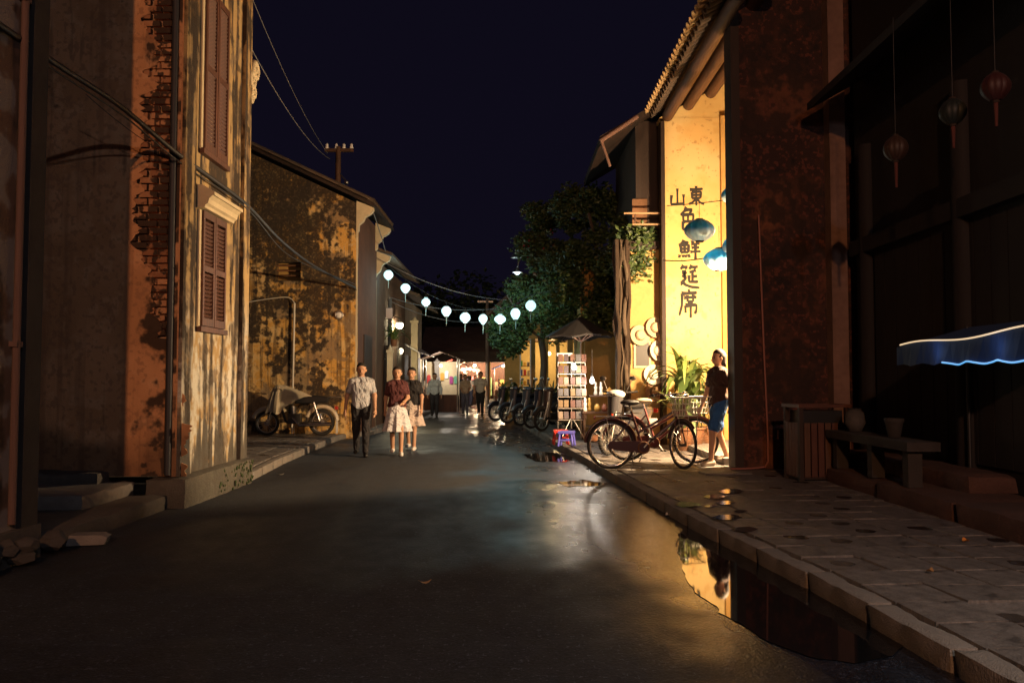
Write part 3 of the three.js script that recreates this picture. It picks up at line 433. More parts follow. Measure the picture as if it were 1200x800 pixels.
{ // canopy and glowing edging made up to stand for a blurred moving streak
  const o = thing('streak_canopy', 'made-up blue canopy with glowing tubes for a blurred passing streak', 'canopy', [3.95, 0, 0]);
  const top = [], bot = []; for (let k = 0; k <= 24; k++) { const t = k / 24, d = 8.75 - 2.6 * t; top.push(V(0, 1.69 + 0.06 * t + 0.02 * Math.sin(t * 9), -d)); bot.push(V(0.02 * Math.sin(k * 1.3), 1.505 + 0.012 * Math.sin(k * 1.57), -d)); }
  const P = []; for (let k = 0; k < 24; k++) for (const v of [top[k], bot[k], top[k + 1], top[k + 1], bot[k], bot[k + 1]]) P.push(v.x, v.y, v.z);
  for (let k = 0; k < 24; k++) for (const v of [top[k], top[k + 1], V(0.75, 1.9, top[k].z), top[k + 1], V(0.75, 1.9, top[k + 1].z), V(0.75, 1.9, top[k].z)]) P.push(v.x + (v.x < 0.1 ? 0.001 : 0), v.y, v.z);
  const g = new THREE.BufferGeometry(); g.setAttribute('position', new THREE.Float32BufferAttribute(P, 3)); g.computeVertexNormals(); mesh('cloth', g, M([0.006, 0.035, 0.13], 0.8, { side: THREE.DoubleSide }), o);
  mesh('streak_tube', tube(top.slice(1).map((v) => v.clone().add(V(-0.012, 0.012, 0))), 0.008, 60), glow([1, 0.72, 0.42], 0.8), o); mesh('streak_tube', tube(bot.slice(9).map((v) => v.clone().add(V(-0.014, 0, 0))), 0.008, 50), glow([0.12, 0.5, 1], 0.9), o);
  for (const d of [7.9, 6.9]) lamp(o, [0.5, 0.7, 1.0], 0.03, [-0.12, 1.62, -d], 2);  // added lamps that tint the cloth
  for (const z of [-8.7, -6.2]) mesh('post', cyl(0.02, 0.02, 1.6, 0.7, 0.3, z, 8), MAT.black, o);
}
{ // slatted litter bin
  const o = thing('litter_bin', 'reddish wooden slatted litter bin with a dark lid rail', 'bin', [3.82, 0.12, -10.75], 0.12);
  mesh('base', span(-0.3, 0.3, 0.02, 0.06, -0.2, 0.2), MAT.darkWood, o); const post = []; for (const x of [-0.3, 0.3]) for (const z of [-0.2, 0.2]) post.push(span(x - 0.025, x + 0.025, 0, 0.9, z - 0.025, z + 0.025)); post.forEach((p) => mesh('post', p, MAT.darkWood, o));
  mesh('rim', [span(-0.34, 0.34, 0.9, 0.94, 0.18, 0.25), span(-0.34, 0.34, 0.9, 0.94, -0.25, -0.18), span(-0.34, -0.27, 0.9, 0.94, -0.18, 0.18), span(0.27, 0.34, 0.9, 0.94, -0.18, 0.18)], MAT.redWood, o);
  const slat = metres(new THREE.BoxGeometry(0.074, 0.66, 0.016)); for (let k = 0; k < 6; k++) for (const z of [-0.215, 0.215]) mesh('slat', slat, k % 3 ? MAT.redWood : MAT.brownWood, o, [-0.225 + k * 0.09, 0.38, z]);
  const slat2 = metres(new THREE.BoxGeometry(0.016, 0.66, 0.074)); for (let k = 0; k < 4; k++) for (const x of [-0.315, 0.315]) mesh('slat', slat2, MAT.redWood, o, [x, 0.38, -0.135 + k * 0.09]);
  mesh('liner', span(-0.26, 0.26, 0.07, 0.86, -0.17, 0.17), MAT.black, o);
}
// ---------------------------------------------------------------- lamps behind the camera
{ const l = thing('street_lamp', 'tall street lamp with an orange sodium head', 'street lamp', [-2.6, 0, 11]);
  mesh('pole', [cyl(0.09, 0.05, 6.8, 0, 0, 0, 12)], MAT.steel, l); mesh('arm', tube([V(0, 6.7, 0), V(0.6, 7.0, 0), V(2.0, 6.95, 0)], 0.03, 20), MAT.steel, l); mesh('head', [span(1.9, 2.6, 6.9, 7.0, -0.12, 0.12)], MAT.steel, l); mesh('bulb', ball(0.14, 2.3, 6.8, 0, 1.4, 0.5, 1), glow(SODIUM, 20), l); lamp(l, SODIUM, LIGHTS.sodium, [2.3, 6.8, 0], 7); }
{ const l = thing('porch_lamp', 'shaded white lamp on a bracket of the dark house front', 'lamp', [4.1, 3.4, -1.4]); mesh('arm', span(0, 0.66, 0.1, 0.13, -0.02, 0.02), MAT.steel, l); mesh('bulb', ball(0.05, 0, 0, 0), glow(WHITE, 8), l); mesh('shade', lathe([[0.02, 0.12], [0.08, 0.1], [0.13, 0.0], [0.14, -0.06]], 20), MAT.steel, l);
  const sp = new THREE.SpotLight(new THREE.Color().setRGB(...WHITE), LIGHTS.porch, 0, 0.8, 0.9); sp.position.set(0, -0.07, 0); sp.target.position.set(-1.3, -3.4, -1.6); sp.castShadow = true; sp.shadow.radius = 3; sp.name = 'lamp_light'; l.add(sp, sp.target); }
{ const l = thing('street_lamp', 'added street lamp out of view, filling the dark alley and near pavement', 'street lamp', [3.3, 0.12, 4.2]);  // unseen lamp added to fill the alley shade and the near pavement
  mesh('pole', [cyl(0.07, 0.045, 4.9, 0, 0, 0, 12)], MAT.steel, l); mesh('arm', tube([V(0, 4.8, 0), V(-0.15, 5.1, 0), V(-0.45, 5.15, 0)], 0.025, 16), MAT.steel, l); mesh('shade', lathe([[0.03, 0.2], [0.1, 0.17], [0.2, 0.08]], 16), MAT.steel, l, [-0.45, 5.0, 0]); mesh('bulb', ball(0.1, -0.45, 5.0, 0), glow([0.9, 0.88, 1], 10), l); lamp(l, [0.9, 0.86, 1.0], LIGHTS.alleyFill, [-0.45, 5.0, 0], 5); }
// ---------------------------------------------------------------- right, beyond the yellow wall: hat wall, vine, shop, far houses
const hatWall = (() => {
  const h = thing('hat_shop_house', 'ochre house with straw hats on its wall and a dark timber upper floor', 'house', [0, 0, 0.65]);
  mesh('hat_wall', metres(span(2.34, 3.3, 0.1, 3.95, -17.5, -17.75)), rough([0.48, 0.30, 0.11], 0.3, 170), h);
  mesh('side_wall', metres(span(2.42, 2.6, 0.1, 3.95, -17.76, -19.6)), MAT.ochre, h);
  mesh('upper_wall', metres(span(2.5, 5, 3.95, 6.6, -17.7, -21)), MAT.darkWood, h);
  mesh('upper_panel', metres(span(2.42, 2.72, 4.35, 5.0, -17.66, -17.695)), rough([0.20, 0.10, 0.05], 0.5, 171), h);
  mesh('floor_beam', span(2.3, 3.4, 3.95, 4.1, -17.4, -17.66), MAT.darkWood, h);
  const r = extrude([[1.75, 6.05], [6, 8.6], [6, 8.75], [1.75, 6.2]], 3.8, 0); r.translate(0, 0, -21.2); mesh('roof', metres(r), MAT.darkWood, h);
  mesh('eave_trim', [rod(V(1.75, 6.1, -17.4), V(2.5, 6.6, -17.4), 0.05), rod(V(1.78, 6.1, -17.4), V(1.95, 5.6, -17.42), 0.03)], rough([0.16, 0.09, 0.07], 0.4, 172), h);
  mesh('shop_back_wall', metres(span(1.7, 2.42, 0.1, 4.2, -20.6, -20.8)), MAT.ochre, h);
  mesh('shop_side_wall', metres(span(1.62, 1.8, 0.1, 4.2, -20.8, -23)), MAT.ochre, h);
  mesh('shop_floor', metres(span(1.7, 4, 0.05, 0.16, -17.6, -20.6)), MAT.stone, h);
  for (const [x0, x1, y] of [[2.2, 3.0, 4.62], [2.37, 3.0, 4.4]]) mesh('balcony_rail', span(x0, x1, y, y + 0.03, -17.3, -17.27), rough([0.40, 0.26, 0.15], 0.3, 173), h);
  mesh('balcony_post', span(2.41, 2.44, 4.43, 4.62, -17.3, -17.27), MAT.brownWood, h); mesh('balcony_post', span(2.97, 3.0, 3.95, 4.62, -17.34, -17.31), MAT.darkWood, h);
  return h;
})();
{ const o = thing('framed_board', 'dark notice board in a pale frame between the straw hats', 'board', [at(753, 415, 16.80).x, at(753, 415, 16.80).y, -16.82]); mesh('board', span(-0.13, 0.13, -0.23, 0.23, -0.01, 0.008), MAT.black, o); for (const [a, b, c, d] of [[-0.17, 0.17, 0.23, 0.27], [-0.17, 0.17, -0.27, -0.23], [-0.17, -0.13, -0.23, 0.23], [0.13, 0.17, -0.23, 0.23]]) mesh('frame_bar', span(a, b, c, d, -0.015, 0.02), MAT.cream, o); }
const strawM = [rough([0.55, 0.42, 0.27], 0.2, 175, { rep: [6, 6] }), rough([0.42, 0.25, 0.14], 0.2, 176, { rep: [6, 6] }), rough([0.66, 0.60, 0.50], 0.15, 177, { rep: [6, 6] })];
const hatBrim = lathe([[0.10, 0.005], [0.15, 0.0], [0.19, 0.012], [0.205, 0.03], [0.2, 0.034], [0.15, 0.008], [0.1, 0.012]], 28), hatCrown = lathe([[0.105, 0], [0.1, 0.07], [0.085, 0.105], [0.05, 0.115], [0, 0.1]], 24), hatBand = lathe([[0.1085, 0.008], [0.107, 0.035]], 24);
[[750, 393, 0, 'pale straw hat with dark band just above the notice board'], [768, 384, 0, 'straw hat hanging topmost among the hats on the ochre wall'], [778, 397, 1, 'reddish straw hat cut off by the dark corner post'], [771, 411, 2, 'white hat with turned brim beside the notice board'], [766, 439, 2, 'white straw hat hanging alone below the notice board'], [768, 459, 1, 'brown straw hat just above the bicycle handlebars'], [779, 432, 1, 'brown straw hat half hidden by the potted leaves']].forEach(([px, py, m, label], i) => {
  const p = at(px, py, 16.79), o = thing('straw_hat', label, 'hat', [p.x, p.y, -16.805], 0, 'straw hats hung on the ochre wall'); 
  for (const [n, ge, ma] of [['brim', hatBrim, strawM[m]], ['crown', hatCrown, strawM[m]], ['hat_band', hatBand, m === 2 ? strawM[1] : MAT.black]]) { const q = mesh(n, ge, ma, o); q.rotation.set(Math.PI / 2 - 0.15, 0, 0); }
  o.rotation.z = [0.2, -0.3, 0.5, 1.0, 0.1, -0.2, 0.3][i]; o.rotation.y = [0.25, 0.2, -0.5, 0.6, 0.15, 0.1, -0.3][i]; });
{ // climbing vine stems on the corner
  const o = thing('climbing_vine', 'thick dark vine stems climbing beside the hat wall', 'vine', [2.19, 0, -16.75]); const vm = rough([0.05, 0.032, 0.02], 0.5, 169, { bump: 0.012 });
  for (let k = 0; k < 14; k++) { const x = rr(-0.13, 0.1), z = rr(-0.1, 0.1), r = rr(0.015, 0.055), pts = []; for (let i = 0; i <= 12; i++) pts.push(V(x + rr(-0.035, 0.035), 0.1 + i * 0.335, z + rr(-0.04, 0.04))); mesh('stem', tube(pts, r, 40, 7), k % 4 ? vm : MAT.bark, o); }
}
// ---------------------------------------------------------------- leaves
function leafCloud(n, where, size, upBias = 0.3) { // folded leaf blades spread through a volume
  const P = new Float32Array(n * 12 * 3); let o = 0; const q = new THREE.Quaternion(), e = new THREE.Euler();
  for (let i = 0; i < n; i++) { const c = where(i), s = size * rr(0.6, 1.3); e.set(rr(-1, 1) * 1.2 - upBias, rr(0, 6.28), rr(-0.7, 0.7)); q.setFromEuler(e);
    const v = [[0, 0, 0], [0.32, 0.06, 0.45], [0, 0, 1], [-0.32, 0.06, 0.45], [0, -0.05, 0.5]].map((a) => V(...a).multiplyScalar(s).applyQuaternion(q).add(c));
    for (const t of [[0, 1, 4], [1, 2, 4], [2, 3, 4], [3, 0, 4]]) for (const k of t) { P[o++] = v[k].x; P[o++] = v[k].y; P[o++] = v[k].z; } }
  const g = new THREE.BufferGeometry(); g.setAttribute('position', new THREE.BufferAttribute(P, 3)); g.computeVertexNormals(); return g;
}
const inBlobs = (blobs) => () => { const b = blobs[Math.floor(rnd() * blobs.length)]; let v; do v = V(rr(-1, 1), rr(-1, 1), rr(-1, 1)); while (v.lengthSq() > 1); v.multiplyScalar(0.55 + 0.45 * Math.sqrt(v.length())); return V(b[0] + v.x * b[3], b[1] + v.y * b[4], b[2] + v.z * b[5]); };
function pix(list) { return list.map(([x, y, d, rx, ry]) => { const p = at(x, y, d); return [p.x, p.y, p.z, rx * d / 1000, ry * d / 1000, rx * d / 1300]; }); }
{ // street tree whose crown hangs over the shop
  const base = at(636, 470, 23), o = thing('street_tree', 'leafy flowering tree with pale trunk leaning over the souvenir stall', 'tree', [base.x, 0.1, -23]);
  const L = (px, py, d) => at(px, py, d).sub(V(base.x, 0.1, -23)); // limbs from the trunk outwards
  mesh('trunk', [tube([V(0, 0, 0), V(-0.02, 0.9, 0), V(0.03, 1.8, 0), L(634, 396, 22.8)], 0.09, 16, 9)], MAT.bark, o);
  for (const pts of [[[634, 396, 22.8], [615, 380, 22.6], [595, 345, 22.4]], [[634, 396, 22.8], [655, 370, 22], [690, 330, 20.5], [720, 280, 19]], [[634, 396, 22.8], [640, 350, 23], [650, 290, 23]], [[655, 370, 22], [640, 330, 21.6], [625, 320, 21.4]], [[690, 330, 20.5], [700, 300, 20], [690, 250, 20]]]) mesh('limb', tube(pts.map((p) => L(...p)), 0.04, 14, 6), MAT.bark, o);
  const blobs = pix([[690, 300, 20, 38, 34], [720, 320, 19, 22, 36], [660, 330, 21, 32, 36], [640, 300, 22, 30, 34], [625, 350, 22.4, 26, 24], [605, 370, 22.6, 22, 20], [650, 360, 21.5, 30, 22], [600, 395, 23, 22, 18], [680, 260, 21, 40, 28], [720, 255, 20.5, 30, 30], [640, 260, 23, 30, 26], [715, 355, 19.5, 18, 22], [590, 398, 23.6, 14, 16], [655, 385, 21.5, 18, 12], [735, 300, 18, 12, 22], [738, 272, 18.6, 14, 16], [700, 235, 20.5, 22, 12], [618, 282, 22.4, 16, 10], [590, 372, 22.8, 10, 8], [672, 236, 21.5, 16, 9], [730, 345, 18.6, 9, 12], [610, 335, 22.2, 15, 10], [746, 312, 17, 10, 16], [752, 285, 17, 10, 14], [705, 372, 19, 16, 10], [728, 372, 18.2, 8, 9], [680, 345, 20, 26, 20]]).map(([x, y, z, a, b, c]) => [x - base.x, y - 0.1, z + 23, a, b, c]);
  // twigs: many small clumps scattered through the limbs' reach, so that the outline stays loose
  const clumps = []; const spot = inBlobs(blobs); for (let k = 0; k < 320; k++) { const c = spot(); const r = rr(0.14, 0.36); clumps.push([c.x, c.y, c.z, r * rr(0.8, 1.5), r * rr(0.6, 1.1), r]); }
  mesh('crown', leafCloud(20000, inBlobs(clumps), 0.11), MAT.leafA, o); mesh('crown', leafCloud(11000, inBlobs(clumps), 0.10), MAT.leafB, o); mesh('crown', leafCloud(14000, inBlobs(clumps), 0.12), MAT.leafC, o);
  mesh('blossom', leafCloud(260, inBlobs(blobs.slice(3, 6)), 0.06), M([0.30, 0.02, 0.05], 0.7), o);
}
function bladePlant(label, [x, y, z], n, len, w, mats, opt = {}) { // potted plant with separate arching leaves
  const o = thing(opt.name ?? 'potted_plant', label, 'plant', [x, y, z], 0, opt.group); const ph = opt.pot ?? 0.3;
  if (ph) mesh('pot', lathe([[0, 0], [ph * 0.36, 0], [ph * 0.5, ph * 0.9], [ph * 0.55, ph * 0.9], [ph * 0.55, ph], [ph * 0.46, ph], [ph * 0.4, ph * 0.8], [0, ph * 0.8]]), MAT.rust, o);
  for (let k = 0; k < n; k++) { // a leaf: bent, folded blade
    const L = len * rr(0.6, 1.15), W = w * rr(0.7, 1.2), N = 6, P = [], I = [], bend = rr(0.5, 1.7), tilt = rr(0.1, 0.9);
    for (let i = 0; i <= N; i++) { const t = i / N, a = tilt + bend * t * t, yy = L * t * Math.cos(a * 0.75), r = L * t * Math.sin(a * 0.75), ww = W * Math.sin(Math.PI * Math.min(1, 0.12 + t * 0.88)) ; P.push(-ww / 2, yy + ww * 0.12, r, 0, yy, r, ww / 2, yy + ww * 0.12, r); if (i < N) { const b = i * 3; I.push(b, b + 1, b + 3, b + 1, b + 4, b + 3, b + 1, b + 2, b + 4, b + 2, b + 5, b + 4); } }
    const g = new THREE.BufferGeometry(); g.setAttribute('position', new THREE.Float32BufferAttribute(P, 3)); g.setIndex(I); g.computeVertexNormals();
    mesh('leaf', g, mats[k % mats.length], o, [rr(-0.06, 0.06), ph * 0.8 + (opt.stem ?? 0) * rnd(), rr(-0.06, 0.06)], [0, k * 2.4 + rr(-0.3, 0.3), 0]); }
  return o;
}
const gl = [MAT.leafB, MAT.leafA, M([0.16, 0.20, 0.05], 0.4, { transmission: 0.3 })];
bladePlant('tall broad-leaved potted plant in front of the yellow lettered wall', [at(800, 470, 15.2).x, 0.12, -15.2], 52, 0.8, 0.15, gl, { stem: 1.0, pot: 0.4 });
bladePlant('broad-leaved potted plant nearer the dark wall, touching the walking figure', [at(818, 470, 15).x, 0.12, -15.4], 40, 0.75, 0.14, gl, { stem: 0.95, pot: 0.4 });
bladePlant('grassy potted plant at the foot of the yellow wall by the step', [at(842, 480, 14.6).x, 0.22, -15.6], 40, 0.6, 0.03, gl, { stem: 0.7, pot: 0.3 });
bladePlant('spiky potted plant behind the parked motorbikes', [at(650, 450, 24.5).x, 0.1, -24.5], 34, 0.9, 0.06, [MAT.leafC, MAT.leafA], { stem: 0.5 });
bladePlant('dark bushy potted plant at the end of the motorbike row', [at(605, 450, 27).x, 0.1, -27.4], 34, 0.9, 0.12, [MAT.leafC, MAT.leafA], { stem: 0.5 });
bladePlant('small leafy potted plant by the lit doorway', [at(590, 450, 27.2).x, 0.1, -27.6], 30, 0.7, 0.09, gl, { stem: 0.6 });
bladePlant('upright potted palm between the doorway and the motorbikes', [at(623, 450, 27).x, 0.1, -27], 24, 1.1, 0.07, [MAT.leafC, MAT.leafA], { stem: 0.4 });
// ---------------------------------------------------------------- lit ochre houses behind the motorbikes
{
  const h = thing('ochre_shop_house', 'low ochre shop house with lit doorways behind the parked motorbikes', 'house', [0, 0, -28.6]);
  const seg = [[-0.25, 0.28], [0.62, 0.78], [1.02, 1.22], [1.48, 1.6], [1.86, 2.05], [2.35, 3.6]]; for (const [a, b] of seg) mesh('wall', metres(span(a, b, 0.1, 2.75, 0, -0.25)), MAT.ochre, h);
  mesh('lintel_wall', metres(span(-0.25, 3.6, 2.75, 3.6, 0.002, -0.252)), MAT.ochre, h);
  const r = extrude([[-0.9, 3.4], [-0.1, 4.1], [3.8, 6.0], [3.8, 6.15], [-0.1, 4.25], [-0.9, 3.5]], 6, 0); r.translate(0, 0, -5.4); mesh('roof', metres(r), MAT.tile, h);
  mesh('room_back', metres(span(-0.2, 3.6, 0.1, 2.75, -2.6, -2.8)), rough([0.60, 0.45, 0.20], 0.2, 180), h); mesh('room_ceiling', span(-0.2, 3.6, 2.76, 2.84, -0.26, -2.8), MAT.brownWood, h); mesh('street_wall', span(-0.25, -0.2, 0.1, 3.4, -0.26, -6), MAT.ochre, h); mesh('room_side', span(3.5, 3.6, 0.1, 2.75, -0.26, -2.6), MAT.ochre, h);
  mesh('door_frame', [span(0.26, 0.3, 0.1, 2.75, 0.01, 0.05), span(0.6, 0.64, 0.1, 2.75, 0.01, 0.05), span(0.3, 0.6, 2.7, 2.752, 0.01, 0.05)], MAT.white, h);
  const l = thing('ceiling_bulb', 'warm bulb inside the ochre shop house', 'lamp', [1.3, 2.3, -29.9]); mesh('bulb', ball(0.07), glow([1, 0.72, 0.32], 8), l); mesh('cord', cyl(0.008, 0.008, 0.45, 0, 0.05, 0), MAT.cable, l); lamp(l, [1, 0.70, 0.32], 8, [0, 0, 0], 3);
  const sh = thing('display_shelf', 'shelf of coloured goods inside the lit doorway', 'shelf', [0.45, 0.1, -30.2]); for (const x of [-0.2, 0.2]) mesh('side', span(x - 0.015, x + 0.015, 0, 1.9, -0.15, 0.15), MAT.brownWood, sh);
  for (let k = 0; k < 6; k++) { mesh('shelf_board', span(-0.185, 0.185, 0.1 + k * 0.33, 0.12 + k * 0.33, -0.15, 0.15), MAT.brownWood, sh); }
  for (let k = 0; k < 6; k++) for (let j = 0; j < 3; j++) { const b = single('souvenir_box', ['blue', 'red', 'white', 'green', 'amber', 'grey'][(k * 3 + j) % 6] + ' souvenir on the ' + ['lowest', 'second', 'third', 'fourth', 'fifth', 'highest'][k] + ' board of the doorway shelf', 'souvenir', metres(span(-0.045, 0.045, 0, rr(0.12, 0.22), -0.05, 0.05)), M([[0.05, 0.1, 0.4], [0.4, 0.04, 0.04], [0.6, 0.6, 0.55], [0.05, 0.25, 0.1], [0.5, 0.3, 0.05], [0.2, 0.2, 0.22]][(k * 3 + j) % 6], 0.5), 'souvenirs on the doorway shelf'); b.position.set(0.45 - 0.12 + j * 0.12, 0.221 + k * 0.33, -30.12); }
}
// ---------------------------------------------------------------- souvenir stall under the umbrella
{
  const p = at(682, 480, 18.2), u = thing('market_umbrella', 'dark market umbrella with bare metal ribs over the souvenir stall', 'umbrella', [p.x, 0.3, -18.2]);
  mesh('pole', cyl(0.025, 0.02, 2.33, -0.02, -0.18, 0, 8), MAT.steel, u); const hub = V(-0.02, 2.14, 0), N = 8, R = 0.78, cn = []; const rim = []; for (let k = 0; k < N; k++) { const a = k / N * 6.283 + 0.3; rim.push(V(Math.cos(a) * R - 0.02, 1.98 + 0.03 * Math.sin(k * 2), Math.sin(a) * R)); }
  const top = V(-0.02, 2.42, 0), P = [], cloth = M([0.03, 0.028, 0.03], 0.75, { side: THREE.DoubleSide }); for (let k = 0; k < N; k++) { const a = rim[k], b = rim[(k + 1) % N], m = a.clone().add(b).multiplyScalar(0.5).add(V(0, 0.03, 0)).lerp(top, 0.03), c = a.clone().add(V(0, -0.04, 0)), d = b.clone().add(V(0, -0.04, 0)), e = m.clone().add(V(0, -0.035, 0)); for (const v of [top, m, a, top, b, m, a, m, e, a, e, c, m, b, d, m, d, e]) P.push(v.x, v.y, v.z); }
  const g = new THREE.BufferGeometry(); g.setAttribute('position', new THREE.Float32BufferAttribute(P, 3)); g.computeVertexNormals(); mesh('canopy', g, cloth, u);
  const ribM = M([0.45, 0.28, 0.22], 0.5); for (const q of rim) { mesh('rib', rod(top.clone().add(V(0, -0.02, 0)), q.clone().add(V(0, -0.02, 0)), 0.008), MAT.steel, u); mesh('strut', rod(V(-0.02, 1.88, 0), q.clone().lerp(top, 0.4).add(V(0, -0.03, 0)), 0.012), ribM, u); }
}
{ // postcard rack
  const p = at(671, 480, 17.6), o = thing('postcard_rack', 'tall wire rack of postcards lit by a bare bulb', 'rack', [p.x, 0.12, -17.6]);
  const f = []; for (const x of [-0.3, -0.02, 0.26]) f.push(cyl(0.012, 0.012, 1.5, x, 0.25, 0, 6)); for (let k = 0; k < 6; k++) f.push(span(-0.3, 0.26, 0.42 + k * 0.235, 0.435 + k * 0.235, -0.02, 0.05)); mesh('frame', f, MAT.steel, o);
  for (const a of [0.4, 2.5, 4.6]) mesh('leg', rod(V(-0.02, 0.5, 0), V(-0.02 + 0.3 * Math.cos(a), 0.005, 0.3 * Math.sin(a)), 0.012), MAT.steel, o);
  mesh('header', span(-0.32, 0.0, 1.74, 1.80, 0, 0.03), MAT.white, o);
  const cards = [[0.16, 0.08, 0.055], [0.12, 0.05, 0.04], [0.26, 0.2, 0.15], [0.08, 0.06, 0.07], [0.2, 0.13, 0.06], [0.1, 0.1, 0.11]].map((c, i) => rough(c, 0.6, 190 + i, { rep: [14, 14], roughness: 0.4, bump: 0 })), cg = metres(new THREE.BoxGeometry(0.095, 0.15, 0.006));
  for (let k = 0; k < 6; k++) for (let j = 0; j < 5; j++) mesh('postcard', cg, cards[Math.floor(rnd() * 6)], o, [-0.245 + j * 0.115 + (j > 1 ? 0.02 : 0), 0.525 + k * 0.235, 0.045], [-0.18, 0, rr(-0.04, 0.04)]);
}
function bareBulb(label, px, py, d, I, k = 16, drop = 0.3) { const p = at(px, py, d), l = thing('bare_bulb', label, 'lamp', [p.x, p.y, p.z]); mesh('bulb', lathe([[0, -0.06], [0.035, -0.05], [0.05, -0.015], [0.045, 0.02], [0.02, 0.05], [0.02, 0.08]], 14), glow(WHITE, k), l); mesh('socket', cyl(0.022, 0.02, 0.06, 0, 0.08, 0), MAT.black, l); mesh('cord', cyl(0.006, 0.006, drop, 0, 0.13, 0, 5), MAT.cable, l); lamp(l, WHITE, I, [0, 0, 0], 2.5); return l; }
bareBulb('bare bulb shining in front of the postcard rack', 673, 430, 16.9, 1.3, 14, 0.25);
bareBulb('bare bulb low over the souvenir table', 694, 446, 17.3, 1.6, 12, 0.5);
{ const p = at(702, 490, 17.7), o = thing('souvenir_table', 'low wooden table of small souvenirs beside the hat wall', 'table', [p.x, 0.12, -17.7]);
  mesh('table_top', span(-0.36, 0.36, 0.56, 0.60, -0.28, 0.28), MAT.brownWood, o); for (const x of [-0.32, 0.32]) for (const z of [-0.24, 0.24]) mesh('leg', span(x - 0.02, x + 0.02, 0, 0.56, z - 0.02, z + 0.02), MAT.brownWood, o); mesh('shelf', span(-0.33, 0.33, 0.28, 0.30, -0.24, 0.24), MAT.brownWood, o); mesh('rear_shelf', span(-0.2, 0.36, 0.9, 0.93, -0.28, -0.05), MAT.brownWood, o); for (const x of [-0.18, 0.34]) mesh('shelf_post', span(x - 0.015, x + 0.015, 0.6, 0.9, -0.2, -0.17), MAT.brownWood, o);
  const fig = lathe([[0, 0], [0.045, 0], [0.04, 0.05], [0.028, 0.1], [0.04, 0.16], [0.02, 0.2], [0.03, 0.23], [0.02, 0.27], [0, 0.28]], 12), jar = lathe([[0, 0], [0.05, 0], [0.065, 0.06], [0.05, 0.12], [0.03, 0.13], [0.035, 0.15], [0, 0.15]], 14), cone = lathe([[0, 0.14], [0.15, 0.0], [0.145, 0.0], [0, 0.13]], 16);
  const cols = [[0.7, 0.68, 0.62], [0.5, 0.2, 0.06], [0.6, 0.35, 0.08], [0.2, 0.07, 0.04], [0.45, 0.1, 0.05], [0.65, 0.6, 0.5]];
  let k = 0; for (const [n, g, w, x, y, z] of [['figurine', fig, 'white figurine standing at the corner of the souvenir table', -0.3, 0.6, 0.15], ['figurine', fig, 'tall amber figurine beside the white one on the souvenir table', -0.2, 0.6, 0.0], ['vase', jar, 'amber vase in the middle of the souvenir table', -0.05, 0.6, 0.12], ['vase', jar, 'dark brown vase next to the amber vase', 0.1, 0.6, 0.15], ['vase', jar, 'red vase at the far corner of the souvenir table', 0.25, 0.6, 0.1], ['figurine', fig, 'cream figurine on the raised rear shelf of the souvenir table', -0.05, 0.93, -0.16], ['figurine', fig, 'second white figurine on the raised rear shelf of the souvenir table', 0.06, 0.93, -0.14], ['leaf_hat', cone, 'amber conical hat propped on the raised rear shelf', 0.24, 0.96, -0.14]]) { const s = single(n, w, n === 'leaf_hat' ? 'hat' : n, g, M(n === 'leaf_hat' ? [0.6, 0.33, 0.08] : cols[[0, 2, 2, 3, 4, 5, 0][k]], 0.5), 'souvenirs on the table'); s.position.set(p.x + x, 0.121 + y, -17.7 + z); k++; }
  const cloth = lathe([[0, 0.14], [0.12, 0.13], [0.22, 0.06], [0.25, 0], [0, 0]], 12); const b = single('cloth_bundle', 'bundle of brown and orange cloth under the souvenir table', 'cloth', cloth, rough([0.4, 0.16, 0.06], 0.5, 199, { rep: [6, 6] })); b.position.set(p.x - 0.05, 0.122, -17.36);
}
function stool(label, px, d, mat) { const p = at(px, 500, d), o = thing('plastic_stool', label, 'stool', [p.x, 0.12, -d], rr(-0.3, 0.3), 'plastic stools by the postcard rack'); mesh('seat', extrude([[-0.13, -0.13], [0.13, -0.13], [0.13, 0.13], [-0.13, 0.13]], 0.03, 0.012).rotateX(-Math.PI / 2).translate(0, 0.24, 0), mat, o); for (const x of [-0.11, 0.11]) for (const z of [-0.11, 0.11]) mesh('leg', rod(V(x, 0.24, z), V(x * 1.25, 0, z * 1.25), 0.02, 0.022), mat, o); mesh('brace', [span(-0.12, 0.12, 0.1, 0.13, 0.105, 0.125), span(-0.12, 0.12, 0.1, 0.13, -0.125, -0.105)], mat, o); }
stool('red plastic stool by the postcard rack', 657, 16.6, M([0.5, 0.03, 0.02], 0.4)); stool('blue plastic stool beside the red one', 664, 16.2, M([0.10, 0.10, 0.5], 0.4));
// ---------------------------------------------------------------- left street front beyond the gable house
{
  const h = thing('row_house', 'dim low house with a projecting eave beyond the gable house', 'house', [-3.75, 0, -23.2]);
  mesh('wall', metres(span(-3, 0, 0.05, 4.7, 0, -6.6)), rough([0.085, 0.045, 0.025], 0.45, 207), h); mesh('eave', extrude([[-3, 6.0], [0.5, 4.75], [0.5, 4.82], [-3, 6.1]], 6.9, 0).translate(0, 0, -6.7), MAT.tile, h); mesh('eave_bracket', extrude([[0, 4.1], [0.06, 4.25], [0.16, 4.35], [0.2, 4.5], [0.4, 4.62], [0.44, 4.74], [0, 4.9]], 0.15).translate(0, 0, -0.1), MAT.cream, h);
  mesh('door', span(-0.02, 0.03, 0.05, 2.4, -3.2, -1.8), MAT.darkWood, h); mesh('door', span(-0.02, 0.03, 0.05, 2.4, -5.6, -4.4), MAT.darkWood, h); mesh('lit_corner_edge', span(0.0, 0.035, 0.05, 4.1, -0.09, -0.01), MAT.cream, h);  // corner made paler to paint the light catching the wall edge
}
